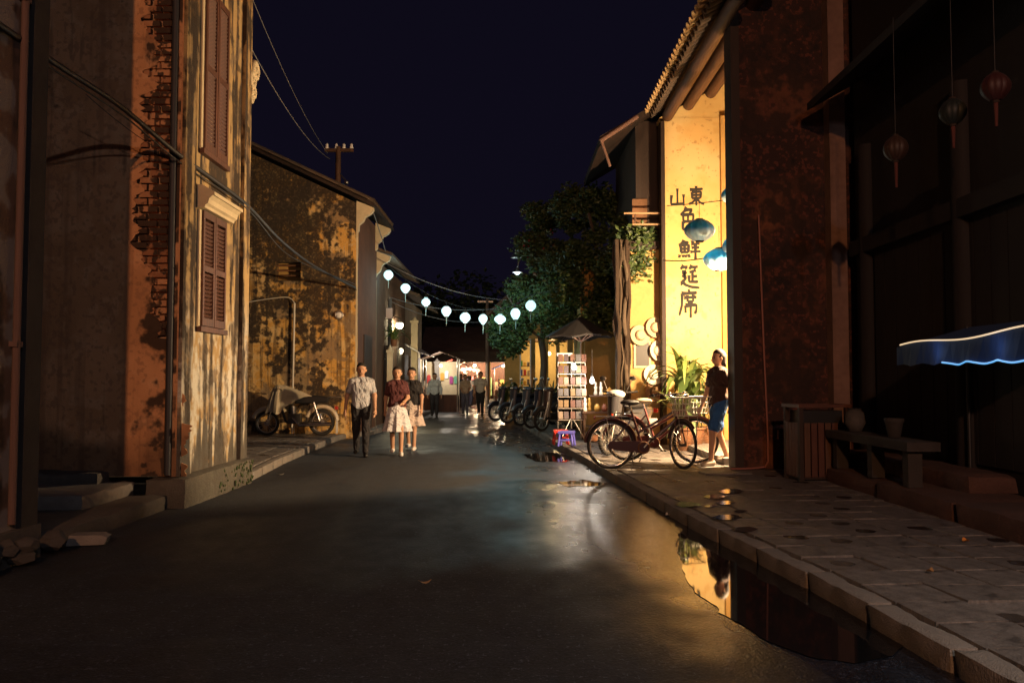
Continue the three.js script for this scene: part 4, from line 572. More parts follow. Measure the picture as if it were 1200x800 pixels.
{
  const h = thing('lit_row_house', 'pale lit shop house with a striped blind past the street lamps', 'house', [-3.95, 0, -30.2]);
  mesh('wall', metres(span(-3, 0, 0.05, 4.4, 0, -7)), MAT.cream, h); mesh('roof', extrude([[-3, 5.8], [0.7, 4.3], [0.7, 4.4], [-3, 5.9]], 7.4, 0).translate(0, 0, -7.2), MAT.tile, h);
  for (const z of [-1.2, -3.4, -5.6]) { mesh('shop_door', span(-0.02, 0.04, 0.05, 2.3, z - 0.7, z + 0.7), MAT.brownWood, h); mesh('blind', extrude([[0, 2.7], [0.6, 2.35], [0.61, 2.38], [0, 2.74]], 1.7).translate(0, 0, z - 0.85), MAT.white, h); }
}
function pillarPost(label, px, py, d, w, mat) { const p = at(px, py, d), o = thing('gate_post', label, 'post', [p.x, 0, -d]); mesh('shaft', metres(span(-w / 2, w / 2, 0, p.y - 0.2, -w / 2, w / 2)), mat, o); mesh('cap', [span(-w * 0.65, w * 0.65, p.y - 0.2, p.y - 0.12, -w * 0.65, w * 0.65)], mat, o); mesh('finial', lathe([[0, 0], [w * 0.5, 0], [w * 0.2, 0.1], [0, 0.16]], 8), mat, o, [0, p.y - 0.12, 0]); }
pillarPost('tall pale pillar with a pointed cap beyond the street lamps', 486, 372, 31, 0.24, MAT.cream); pillarPost('short pale post in front of the street lamps', 457, 405, 24.6, 0.15, MAT.cream); pillarPost('slim pale post by the crowd of walkers', 512, 420, 38, 0.2, MAT.stone);
function wallBracketLamp(label, px, py, d, I) { const p = at(px, py, d), o = thing('bracket_lamp', label, 'lamp', [p.x, p.y, p.z]); mesh('arm', tube([V(-0.35, -0.1, 0), V(-0.25, 0.25, 0), V(0, 0.2, 0), V(0, 0.09, 0)], 0.014, 16), MAT.black, o); mesh('globe', ball(0.12, 0, 0, 0), glow([1, 0.86, 0.55], 14), o); mesh('cap', lathe([[0.02, 0.12], [0.08, 0.1], [0.12, 0.07]], 14), MAT.black, o); lamp(o, [1, 0.80, 0.46], I, [0, 0, 0], 5); }
wallBracketLamp('upper globe street lamp on its curved bracket', 468, 381, 27, 16); wallBracketLamp('lower globe lamp beneath the upper street lamp', 468, 411, 28.5, 12);
{ const p = at(457, 350, 25.5), o = thing('utility_pole', 'thin grey utility pole carrying the lantern wires past the gable house', 'pole', [p.x, 0, -25.5]); mesh('pole', cyl(0.07, 0.055, p.y, 0, 0, 0, 10), MAT.darkStone, o); mesh('wire_coil', [new THREE.TorusGeometry(0.16, 0.012, 6, 20).translate(0.1, p.y - 0.9, 0.08), new THREE.TorusGeometry(0.12, 0.012, 6, 20).translate(0.14, p.y - 1.0, 0.1)], MAT.cable, o); mesh('junction_box', span(-0.1, 0.1, p.y - 0.6, p.y - 0.3, 0.05, 0.2), MAT.steel, o); }
{ const o = thing('utility_pole', 'tall grey utility pole standing behind the two walkers at the street end', 'pole', [at(571, 400, 44).x, 0, -44]); mesh('pole', cyl(0.11, 0.08, 5.6, 0, 0, 0, 10), rough([0.28, 0.26, 0.24], 0.3, 205), o); mesh('crossarm', span(-0.5, 0.3, 5.4, 5.48, -0.04, 0.04), MAT.steel, o); }
bladePlant('leafy fern hanging from the low house eave by the lamps', [-3.45, 2.35, -24.9], 22, 0.6, 0.08, gl, { name: 'hanging_fern', pot: 0.2 });
// market stall on the left, brightly lit white sheets
{ const o = thing('lit_stall', 'market stall with bright white canvas back on the far pavement', 'stall', [-3.1, 0, -37.5]); for (const x of [-0.75, 0.75]) for (const z of [-0.7, 0.7]) mesh('post', cyl(0.03, 0.03, 2.3, x, 0, z, 8), MAT.steel, o); mesh('canvas_back', span(-0.75, 0.75, 0.7, 2.2, -0.74, -0.72), MAT.cream, o); mesh('canvas_roof', extrude([[-0.95, 2.25], [0, 2.6], [0.95, 2.25], [0.95, 2.28], [0, 2.64], [-0.95, 2.28]], 1.7).translate(0, 0, -0.85), MAT.brownWood, o); mesh('counter', metres(span(-0.7, 0.7, 0, 0.75, 0.2, 0.6)), MAT.redWood, o); mesh('lamp_bulb', ball(0.06, 0, 2.0, 0.35), glow(WHITE, 20), o); lamp(o, WHITE, 7, [0, 2.0, 0.35], 3); for (let k = 0; k < 7; k++) mesh('hung_garment', extrude([[-0.07, -0.3], [0.07, -0.3], [0.08, 0], [0.03, 0.04], [-0.03, 0.04], [-0.08, 0]], 0.015, 0.004).translate(-0.62 + k * 0.2, rr(1.5, 1.8), -0.68), M([[0.5, 0.05, 0.05], [0.7, 0.6, 0.4], [0.1, 0.2, 0.5], [0.6, 0.3, 0.05], [0.7, 0.7, 0.7], [0.3, 0.05, 0.2], [0.1, 0.3, 0.2]][k], 0.8), o); }
// far end of the street: lit shop with a row of red lanterns
{ const h = thing('end_shop', 'shop with open lit front closing the end of the street', 'shop', [-2.6, 0, -58]); for (const x of [-3.2, -1.1, 1.0, 3.0]) mesh('pier', metres(span(x - 0.15, x + 0.15, 0, 2.6, 0, 0.3)), MAT.ochre, h); mesh('upper_wall', metres(span(-3.4, 3.2, 2.6, 3.5, -0.2, 0.25)), MAT.nearBlack, h); mesh('roof', extrude([[-0.4, 3.5], [0.7, 3.3], [-3, 5.2], [-3.2, 5.1]].map(([x, y]) => [x, y]), 7.2).rotateY(-Math.PI / 2).translate(3.6, 0, 0), MAT.tile, h); mesh('back_wall', span(-3.2, 3.2, 0, 2.7, -3, -3.1), MAT.redWood, h); mesh('ceiling', span(-3.2, 3.2, 2.7, 2.78, -3, -0.2), MAT.cream, h); mesh('side_wall', span(-3.3, -3.2, 0, 2.7, -3, -0.2), MAT.cream, h); mesh('side_wall', span(3.2, 3.3, 0, 2.7, -3, -0.2), MAT.cream, h);
  for (let k = 0; k < 3; k++) { mesh('ceiling_lamp', ball(0.12, -2 + k * 2, 2.4, -1.2), glow([1, 0.74, 0.45], 14), h); lamp(h, [1, 0.74, 0.45], 30, [-2 + k * 2, 2.4, -1.2], 4); }
  for (let k = 0; k < 14; k++) mesh('shelf_goods', span(-3 + k * 0.43, -2.7 + k * 0.43, 0.3, rr(0.9, 1.8), -2.7, -2.3), M([rr(0.1, 0.5), rr(0.08, 0.35), rr(0.05, 0.3)], 0.6), h);
}
for (let k = 0; k < 8; k++) { const p = at(528 + k * 4.6, 433 + Math.sin(k * 1.1) * 1.2, 50), o = thing('red_lantern', ['first', 'second', 'third', 'fourth', 'fifth', 'sixth', 'seventh', 'eighth'][k] + ' small red lantern of the row, counted from the lit stall', 'lantern', [p.x, p.y, p.z], 0, 'red lanterns before the end shop'); mesh('shade', silkLantern(0.24, 0.22, 8), glow([1, 0.30, 0.18], 3), o); mesh('hanger', cyl(0.006, 0.006, 0.3, 0, 0.11, 0, 5), MAT.cable, o); if (k % 3 === 1) lamp(o, [1, 0.35, 0.2], 4, [0, 0, 0], 4); }
{ const a = at(520, 425, 50), b = at(566, 425, 50); wire('wire that carries the row of red lanterns', a, b, 0.06); }
{ // dark trees behind the end shop
  for (const [x, y, rx, ry, label] of [[-8, 6.5, 3, 3.2, 'dark tree beyond the lit stall'], [-3.5, 7.2, 3.5, 2.8, 'broad dark tree behind the end shop'], [2.5, 6.4, 3, 3, 'dark tree behind the ochre shop house roof']]) { const o = thing('far_tree', label, 'tree', [x, 0, -66], 0, 'dark trees beyond the street end'); mesh('trunk', tube([V(0, 0, 0), V(0.1, 2, 0), V(0, y, 0)], 0.25, 8), MAT.bark, o); mesh('crown', leafCloud(2500, inBlobs([[0, y, 0, rx, ry, 2.5], [1.5, y - 1, 0.5, rx * 0.7, ry * 0.6, 2], [-1.4, y - 1.2, 0, rx * 0.6, ry * 0.6, 2]]), 0.4), MAT.leafC, o); } }
// street lamp cluster on the right, cold white
{ const p = at(606, 320, 24), o = thing('street_lamp', 'cold white street lamp head hanging at the edge of the tree crown', 'street lamp', [p.x, p.y, p.z]); mesh('shade', lathe([[0.03, 0.16], [0.07, 0.13], [0.15, 0.02], [0.14, 0.02], [0.06, 0.12]], 16), MAT.steel, o); mesh('bulb', ball(0.075, 0, 0.03, 0), glow([0.75, 0.9, 1], 6), o); lamp(o, [0.75, 0.9, 1], 3, [0, 0.0, 0], 3.5); mesh('arm', tube([V(0, 0.16, 0), V(0.1, 0.4, 0), V(0.5, 0.45, 0), V(0.95, 0.3, 0)], 0.02, 16), MAT.steel, o);
  mesh('upper_shade', lathe([[0.03, 0.16], [0.07, 0.13], [0.14, 0.02], [0.13, 0.02], [0.06, 0.12]], 16), MAT.steel, o, [-0.05, 0.4, 0.1]); }
// ---------------------------------------------------------------- string of glowing lanterns across the street
{
  const spots = [[455, 322, 0], [475, 338, 1], [499, 354, 0], [523, 365, 1], [545, 372, 0], [566, 374, 1], [586, 374, 0], [604, 368, 1], [622, 358, 0]], words = ['first', 'second', 'third', 'fourth', 'fifth', 'sixth', 'seventh', 'eighth', 'ninth'];
  const shade = [silkLantern(0.27, 0.235, 10), (() => { const g = silkLantern(0.25, 0.27, 10), p = g.attributes.position; for (let i = 0; i < p.count; i++) { const k = 0.78 + 0.30 * smooth(p.getY(i), -0.15, 0.09); p.setX(i, p.getX(i) * k); p.setZ(i, p.getZ(i) * k); } g.computeVertexNormals(); return g; })()];
  const gm = glow(CYAN, 1.35), cap = M([0.06, 0.08, 0.08], 0.6), pts = [];
  spots.forEach(([px, py, kind], i) => { const p = at(px, py, 24.2 - i * 0.42), o = thing('lit_lantern', words[i] + (kind ? ' glowing white top-shaped' : ' glowing white round') + ' lantern on the street string counted from the gable house', 'lantern', [p.x, p.y, p.z], 0, 'glowing lanterns strung across the street');
    const sh = mesh('shade', shade[kind], gm, o); sh.scale.set(1 + 0.1 * Math.sin(i * 2.3), 1 + 0.12 * Math.cos(i * 1.7), 1 + 0.1 * Math.sin(i * 2.3)); o.rotation.z = 0.06 * Math.sin(i * 3.1); mesh('cap', [cyl(0.06, 0.05, 0.025, 0, 0.125, 0), cyl(0.04, 0.05, 0.025, 0, -0.16, 0)], cap, o); mesh('tassel', cyl(0.006, 0.016, 0.22, 0, -0.38, 0, 6), M([0.4, 0.6, 0.6], 0.9), o); mesh('hanger', cyl(0.004, 0.004, 0.12, 0, 0.14, 0, 4), MAT.cable, o); lamp(o, CYAN, 0.9, [0, 0, 0], 6); pts.push(V(p.x, p.y + 0.26, p.z)); });
  single('overhead_wire', 'sagging wire that carries the glowing white lanterns', 'wire', tube([at(446, 296, 23.6), ...pts, at(690, 335, 19.8)], 0.008, 80, 5), MAT.cable, 'overhead wires');
  wire('upper slack wire above the glowing lanterns', at(438, 300, 23), at(610, 352, 24), 0.3, 0.009, MAT.paleWire); wire('pale wire from the thin pole towards the tree', at(456, 348, 25.5), at(640, 350, 23), 0.35, 0.010, MAT.paleWire); wire('lowest slack wire under the glowing lanterns', at(456, 352, 25.5), at(600, 372, 25), 0.35, 0.008, MAT.paleWire);
}
// cables on the left
single('power_cable', 'thick black bundled power cable slung past the shuttered house', 'cable', tube([at(-60, -12, 5.4), at(0, 30, 6.0), at(70, 78, 7.0), at(140, 124, 8.1), at(205, 178, 9.0), at(245, 207, 9.9), at(284, 236, 11.1), at(330, 283, 14), at(370, 313, 17), at(416, 337, 19.8)], 0.026, 120, 8), MAT.cable, 'overhead wires');
single('power_cable', 'thinner cable twisted beside the thick bundled power cable', 'cable', tube([at(-60, -6, 5.4), at(60, 80, 6.9), at(150, 140, 8.2), at(205, 186, 9.0), at(284, 240, 11.05), at(340, 300, 15), at(416, 333, 19.7)], 0.009, 100, 6), MAT.cable, 'overhead wires');
wire('fine wire crossing the brick side wall below the thick cable', at(100, 110, 8.2), at(212, 190, 9.0), 0.05, 0.004); 
wire('thin wire from the shuttered house top to the insulators', at(284, 38, 11.3), at(386, 186, 22), 0.25, 0.008, MAT.paleWire); wire('second thin wire reaching the insulators from the sky', at(292, -10, 12.5), at(384, 180, 22.2), 0.2, 0.007, MAT.paleWire);
wire('cable running from the gable house corner to the lantern pole', at(416, 337, 19.8), at(445, 362, 25.4), 0.25, 0.012); wire('pale cable hanging down from the gable house eave', at(436, 246, 20.2), at(452, 296, 23.1), -0.06, 0.012, MAT.paleWire);
// more lit stalls and bulbs down the street
function farStall(label, x, d, cloth, light) { const o = thing('lit_stall', label, 'stall', [x, 0, -d]); for (const u of [-0.7, 0.7]) for (const z of [-0.5, 0.5]) mesh('post', cyl(0.025, 0.025, 2.2, u, 0, z, 6), MAT.steel, o); mesh('awning', extrude([[-0.85, 2.05], [0, 2.4], [0.85, 2.05], [0.85, 2.09], [0, 2.45], [-0.85, 2.09]], 1.3).translate(0, 0, -0.65), M(cloth, 0.8), o); mesh('counter', metres(worn(-0.65, 0.65, 0, 0.8, -0.3, 0.3, 0.01)), MAT.redWood, o); mesh('lamp_bulb', ball(0.055, 0, 1.85, 0.2), glow([1, 0.8, 0.5], 22), o); lamp(o, [1, 0.8, 0.5], light, [0, 1.85, 0.2], 3); for (let k = 0; k < 9; k++) mesh('goods', [box(0.1, rr(0.1, 0.3), 0.1, -0.55 + k * 0.135, 0.95, rr(-0.15, 0.15))], M([rr(0.15, 0.6), rr(0.08, 0.4), rr(0.04, 0.3)], 0.6), o); }
farStall('stall under a red awning beyond the canvas stall', -3.0, 43, [0.4, 0.05, 0.04], 11); farStall('stall under a cream awning facing the red lantern row', -2.7, 49, [0.5, 0.42, 0.3], 11); farStall('stall under a blue awning on the pavement past the ochre shop house', -0.4, 53, [0.06, 0.12, 0.35], 11);
for (let k = 0; k < 6; k++) { const p = at(444 + k * 11, 404 + k * 5, 29 + k * 2.6), l = thing('eave_bulb', ['first', 'second', 'third', 'fourth', 'fifth', 'sixth'][k] + ' small warm bulb under the row house eaves, counted from the gable house', 'lamp', [p.x, p.y, p.z], 0, 'small bulbs under the row house eaves'); mesh('bulb', ball(0.045), glow([1, 0.75, 0.42], 20), l); mesh('cord', cyl(0.005, 0.005, 0.35, 0, 0.04, 0, 5), MAT.cable, l); lamp(l, [1, 0.75, 0.42], 1.6, [0, 0, 0], 2); }
// ---------------------------------------------------------------- bicycles
function bicycle(label, pos, turn, steer, frameM, opt = {}) {
  const o = thing('bicycle', label, 'bicycle', pos, turn, 'bicycles leaning by the yellow wall'), R = 0.335, RH = V(-0.53, R, 0), FH = V(0.53, R, 0), BB = V(-0.08, 0.30, 0);
  const piv = V(0.42, 0, 0), st = (g) => { g.translate(-piv.x, 0, 0); g.rotateY(steer); g.translate(piv.x, 0, 0); return g; }, sp = (v) => v.clone().sub(piv).applyAxisAngle(V(0, 1, 0), steer).add(piv);
  for (const [H, s] of [[RH, 0], [FH, steer]]) {
    const w = new THREE.Group(); w.name = 'wheel'; const c = s ? sp(H) : H; w.position.copy(c); w.rotation.y = s; o.add(w);
    mesh('tyre', new THREE.TorusGeometry(R - 0.018, 0.018, 8, 44), MAT.rubber, w); mesh('rim', new THREE.TorusGeometry(R - 0.043, 0.011, 6, 44), MAT.chrome, w); mesh('hub', cyl(0.022, 0.022, 0.1, 0, -0.05, 0, 10).rotateX(Math.PI / 2), MAT.steel, w);
    const spk = []; for (let k = 0; k < 28; k++) { const a = k / 28 * 6.2832, b = a + (k % 2 ? 0.35 : -0.35), z = k % 4 < 2 ? 0.03 : -0.03; spk.push(rod(V(Math.cos(b) * 0.02, Math.sin(b) * 0.02, z), V(Math.cos(a) * (R - 0.045), Math.sin(a) * (R - 0.045), 0), 0.0018, 0.0018, 3)); } mesh('spokes', spk, MAT.steel, w);
    const arc = new THREE.TorusGeometry(R + 0.022, 0.022, 6, 24, s ? 2.2 : 2.9); arc.rotateZ(s ? 0.75 : 0.15); mesh('mudguard', arc, frameM, w);
  }
  const T = (a, b, r) => rod(a, b, r, r, 8), head = V(0.35, 0.88, 0), low = V(0.40, 0.69, 0), seatT = V(-0.24, 0.80, 0);
  mesh('frame', [T(BB, seatT, 0.017), T(low, BB, 0.021), T(V(0.37, 0.80, 0), V(-0.145, 0.5, 0), 0.018), T(low, head, 0.02), ...[-0.05, 0.05].flatMap((z) => [T(BB.clone().add(V(0, 0, z * 0.6)), RH.clone().add(V(0, 0, z)), 0.009), T(V(-0.21, 0.72, z * 0.4), RH.clone().add(V(0, 0, z)), 0.008)])], frameM, o);
  mesh('fork', [...[-0.05, 0.05].map((z) => st(tube([V(0.405, 0.68, z), V(0.46, 0.5, z), V(0.53, R, z)], 0.011, 8))), st(T(V(0.405, 0.68, -0.05), V(0.405, 0.68, 0.05), 0.014))], frameM, o);
  mesh('seat_post', [T(seatT, V(-0.265, 0.89, 0), 0.013)], MAT.chrome, o);
  { const g = ball(0.13, 0, 0, 0, 1, 0.33, 0.72, 10), p = g.attributes.position; for (let i = 0; i < p.count; i++) { const x = p.getX(i); p.setZ(i, p.getZ(i) * mix(1.1, 0.28, smooth(x, -0.06, 0.11))); p.setX(i, x * 1.05); } g.computeVertexNormals(); g.translate(-0.26, 0.92, 0); mesh('saddle', g, opt.saddle ?? M([0.03, 0.03, 0.032], 0.35), o); }
  mesh('handlebar', st(tube([V(0.18, 1.01, -0.29), V(0.27, 1.03, -0.27), V(0.38, 1.02, -0.12), V(0.37, 0.98, 0), V(0.38, 1.02, 0.12), V(0.27, 1.03, 0.27), V(0.18, 1.01, 0.29)], 0.012, 40)), MAT.chrome, o); mesh('stem', st(T(head.clone(), V(0.345, 0.99, 0), 0.014)), MAT.chrome, o);
  for (const z of [-1, 1]) { mesh('grip', st(T(V(0.16, 1.005, z * 0.292), V(0.24, 1.022, z * 0.283), 0.018)), MAT.rubber, o); mesh('brake_lever', st(T(V(0.28, 1.02, z * 0.265), V(0.20, 0.975, z * 0.3), 0.006)), MAT.steel, o); }
  mesh('bell', st(ball(0.03, 0.36, 1.05, 0.1, 1, 0.7, 1, 8)), MAT.chrome, o);
  { // chain guard, chainring, cranks, pedals
    const cg = [[0.06, 0.03], [0.08, 0.0], [0.06, -0.06], [0.0, -0.09], [-0.06, -0.07], [-0.47, -0.02], [-0.5, 0.03], [-0.47, 0.08], [-0.06, 0.09], [0.02, 0.08]]; mesh('chain_guard', extrude(cg, 0.012, 0.004).translate(BB.x, BB.y, 0.05), frameM, o);
    mesh('chainring', new THREE.TorusGeometry(0.075, 0.012, 6, 24).translate(BB.x, BB.y, 0.075), MAT.rust, o);
    const ca = opt.crank ?? 0.9, c = V(Math.cos(ca) * 0.165, Math.sin(ca) * 0.165, 0); for (const s of [1, -1]) { const e = BB.clone().addScaledVector(c, s).add(V(0, 0, s * 0.085)); mesh('crank', T(BB.clone().add(V(0, 0, s * 0.085)), e, 0.01), MAT.steel, o); mesh('pedal', box(0.09, 0.022, 0.07, e.x, e.y, e.z + s * 0.045), MAT.rubber, o); }
  }
  { // rear carrier
    const y = 0.73; mesh('carrier', [...[-0.06, 0, 0.06].map((z) => T(V(-0.3, y, z), V(-0.74, y, z), 0.006)), ...[-0.32, -0.52, -0.73].map((x) => T(V(x, y, -0.06), V(x, y, 0.06), 0.006)), ...[-0.06, 0.06].map((z) => T(V(-0.6, y, z), RH.clone().add(V(0, 0, z)), 0.006))], MAT.steel, o); mesh('reflector', box(0.012, 0.04, 0.07, -0.755, 0.71, 0), M([0.35, 0.01, 0.01], 0.2), o); }
  mesh('kickstand', T(V(-0.2, 0.27, 0.05), V(-0.28, 0.012, 0.17), 0.009), MAT.steel, o);
  if (opt.basket) { // wire basket in front of the handlebar
    const b = [], y0 = 0.74, y1 = 0.99, mk = (x0, x1, w, y) => [V(x0, y, -w), V(x1, y, -w), V(x1, y, w), V(x0, y, w)], lo = mk(0.47, 0.70, 0.11, y0), hi = mk(0.44, 0.80, 0.17, y1);
    for (let e = 0; e < 4; e++) { const f = (e + 1) % 4; for (let k = 0; k < 6; k++) { const t = k / 6; b.push(rod(lo[e].clone().lerp(lo[f], t), hi[e].clone().lerp(hi[f], t), 0.0035, 0.0035, 4)); } for (const t of [0, 0.33, 0.66, 1]) b.push(rod(lo[e].clone().lerp(hi[e], t), lo[f].clone().lerp(hi[f], t), t === 1 ? 0.008 : 0.0035, t === 1 ? 0.008 : 0.0035, 4)); }
    for (let k = 1; k < 6; k++) b.push(rod(lo[0].clone().lerp(lo[3], k / 6), lo[1].clone().lerp(lo[2], k / 6), 0.0035, 0.0035, 4)); mesh('basket', b.map(st), opt.basket, o); mesh('basket_stay', [-0.08, 0.08].map((z) => st(T(V(0.56, y0, z), V(0.535, 0.36, z * 0.7), 0.005))), MAT.steel, o);
  }
  return o;
}
bicycle('burgundy step-through bicycle with black saddle parked by the kerb', [at(760, 500, 11.95).x, 0.125, -11.95], 0.04, -1.22, MAT.burgundy, { basket: M([0.62, 0.60, 0.55], 0.4) });
bicycle('second bicycle with pale saddle and white wire basket behind the burgundy one', [at(774, 500, 12.9).x, 0.125, -12.9], -0.42, 0.25, M([0.14, 0.03, 0.028], 0.4), { basket: M([0.66, 0.65, 0.62], 0.4), saddle: M([0.45, 0.36, 0.25], 0.5), crank: 2.2 });
// ---------------------------------------------------------------- motorbikes
function wheelOf(o, x, r, t, mat) { const w = new THREE.Group(); w.name = 'wheel'; w.position.set(x, r, 0); o.add(w); mesh('tyre', new THREE.TorusGeometry(r - t, t, 10, 32), MAT.rubber, w); mesh('rim', new THREE.TorusGeometry(r - 2 * t, 0.014, 6, 32), mat, w); mesh('hub', cyl(0.055, 0.055, 0.1, 0, -0.05, 0, 12).rotateX(Math.PI / 2), MAT.steel, w); const s = []; for (let k = 0; k < 18; k++) { const a = k / 18 * 6.2832; s.push(rod(V(Math.cos(a) * 0.05, Math.sin(a) * 0.05, k % 2 ? 0.03 : -0.03), V(Math.cos(a + 0.15) * (r - 2 * t), Math.sin(a + 0.15) * (r - 2 * t), 0), 0.004, 0.004, 4)); } mesh('spokes', s, MAT.steel, w); return w; }
{ // old motorbike by the gable wall, front to the left (-x)
  const o = thing('motorbike', 'old motorbike with pale mudguards parked against the mouldy gable wall', 'motorbike', [-4.86, 0.125, -19.15], 0.0), pale = M([0.50, 0.42, 0.30], 0.35), dk = M([0.025, 0.02, 0.018], 0.4);
  wheelOf(o, -0.62, 0.275, 0.032, MAT.steel); wheelOf(o, 0.60, 0.295, 0.04, MAT.steel);
  const mg = (x, r, a0, len) => { const g = new THREE.TorusGeometry(r, 0.05, 8, 24, len); g.scale(1, 1, 1.2); g.rotateZ(a0); g.translate(x, r - 0.04, 0); return g; }; mesh('front_mudguard', mg(-0.62, 0.325, 0.9, 1.9), pale, o); mesh('rear_mudguard', mg(0.60, 0.345, 0.1, 2.7), pale, o);
  mesh('fork', [-0.08, 0.08].map((z) => rod(V(-0.62, 0.275, z), V(-0.36, 0.92, z), 0.022)), MAT.chrome, o); mesh('frame', [rod(V(-0.38, 0.85, 0), V(-0.2, 0.3, 0), 0.028), rod(V(-0.38, 0.85, 0), V(0.3, 0.68, 0), 0.028), rod(V(-0.2, 0.3, 0), V(0.25, 0.28, 0), 0.028), rod(V(0.25, 0.28, 0), V(0.34, 0.68, 0), 0.024), rod(V(0.6, 0.295, 0.09), V(0.2, 0.3, 0.09), 0.02), rod(V(0.6, 0.295, -0.09), V(0.2, 0.3, -0.09), 0.02)], dk, o);
  mesh('tank', ball(0.2, -0.13, 0.80, 0, 1.25, 0.55, 0.6, 12), pale, o); mesh('seat', extrude([[0.05, 0.74], [0.72, 0.76], [0.78, 0.84], [0.5, 0.87], [0.2, 0.84], [0.05, 0.82]], 0.2, 0.03).translate(0, 0, -0.1), MAT.black, o);
  mesh('engine', [box(0.28, 0.22, 0.22, 0.0, 0.38, 0), cyl(0.09, 0.08, 0.2, -0.06, 0.46, 0, 12), ...[0, 1, 2, 3].map((k) => cyl(0.11, 0.11, 0.012, -0.06, 0.48 + k * 0.045, 0, 12))], M([0.1, 0.095, 0.09], 0.4, { metalness: 0.7 }), o); mesh('exhaust', [rod(V(-0.02, 0.4, 0.13), V(0.12, 0.24, 0.15), 0.022), rod(V(0.12, 0.24, 0.15), V(0.85, 0.27, 0.16), 0.035, 0.045, 10)], MAT.chrome, o);
  mesh('handlebar', tube([V(-0.22, 1.02, -0.34), V(-0.34, 1.05, -0.2), V(-0.37, 0.96, 0), V(-0.34, 1.05, 0.2), V(-0.22, 1.02, 0.34)], 0.014, 24), MAT.chrome, o); mesh('headlight', [ball(0.1, -0.48, 0.86, 0, 0.8, 1, 1, 10)], MAT.chrome, o); mesh('tail_light', box(0.06, 0.08, 0.1, 0.93, 0.62, 0), M([0.4, 0.03, 0.02], 0.3), o); mesh('carrier', [rod(V(0.6, 0.86, -0.1), V(1.0, 0.86, -0.1), 0.01), rod(V(0.6, 0.86, 0.1), V(1.0, 0.86, 0.1), 0.01), rod(V(1.0, 0.86, -0.1), V(1.0, 0.86, 0.1), 0.01)], MAT.steel, o);
  for (const z of [-0.14, 0.14]) mesh('shock_absorber', rod(V(0.58, 0.34, z), V(0.45, 0.74, z), 0.028), MAT.chrome, o); mesh('kickstand', rod(V(0.0, 0.25, 0.1), V(0.06, 0.01, 0.26), 0.014), MAT.steel, o); mesh('mud_flap', span(0.93, 0.95, 0.05, 0.4, -0.08, 0.08), M([0.5, 0.45, 0.38], 0.6), o);
  // cloth thrown over its handlebar
  const n = 26, P = []; const pt = (u, v) => { const a = u * Math.PI * 2, drop = v; const r = 0.08 + 0.20 * Math.pow(drop, 0.6) * (1 + 0.22 * Math.sin(a * 5 + 1) * drop + 0.1 * Math.sin(a * 9)), x = Math.cos(a) * r * 1.05 - 0.34 + (Math.cos(a) > 0.5 ? 0.42 * smooth(Math.cos(a), 0.5, 1) * drop : 0), z = Math.sin(a) * r * 1.5, y = 1.13 - 0.62 * drop * (1 - 0.55 * smooth(Math.cos(a), 0.2, 1)) + 0.04 * Math.sin(a * 4) * drop; return V(x, y, z); };
  for (let i = 0; i < n; i++) for (let j = 0; j < 10; j++) { const a = pt(i / n, j / 10), b = pt((i + 1) / n, j / 10), c = pt(i / n, (j + 1) / 10), d = pt((i + 1) / n, (j + 1) / 10); for (const v of [a, b, c, b, d, c]) P.push(v.x, v.y, v.z); }
  const g = new THREE.BufferGeometry(); g.setAttribute('position', new THREE.Float32BufferAttribute(P, 3)); g.computeVertexNormals(); const m = rough([0.42, 0.36, 0.25], 0.3, 210, { rep: [3, 3] }); m.side = THREE.DoubleSide; const c = single('dust_cover', 'crumpled beige cloth thrown over the old motorbike handlebar', 'cloth', metres(g), m); c.position.set(-4.86, 0.125, -19.15);
}
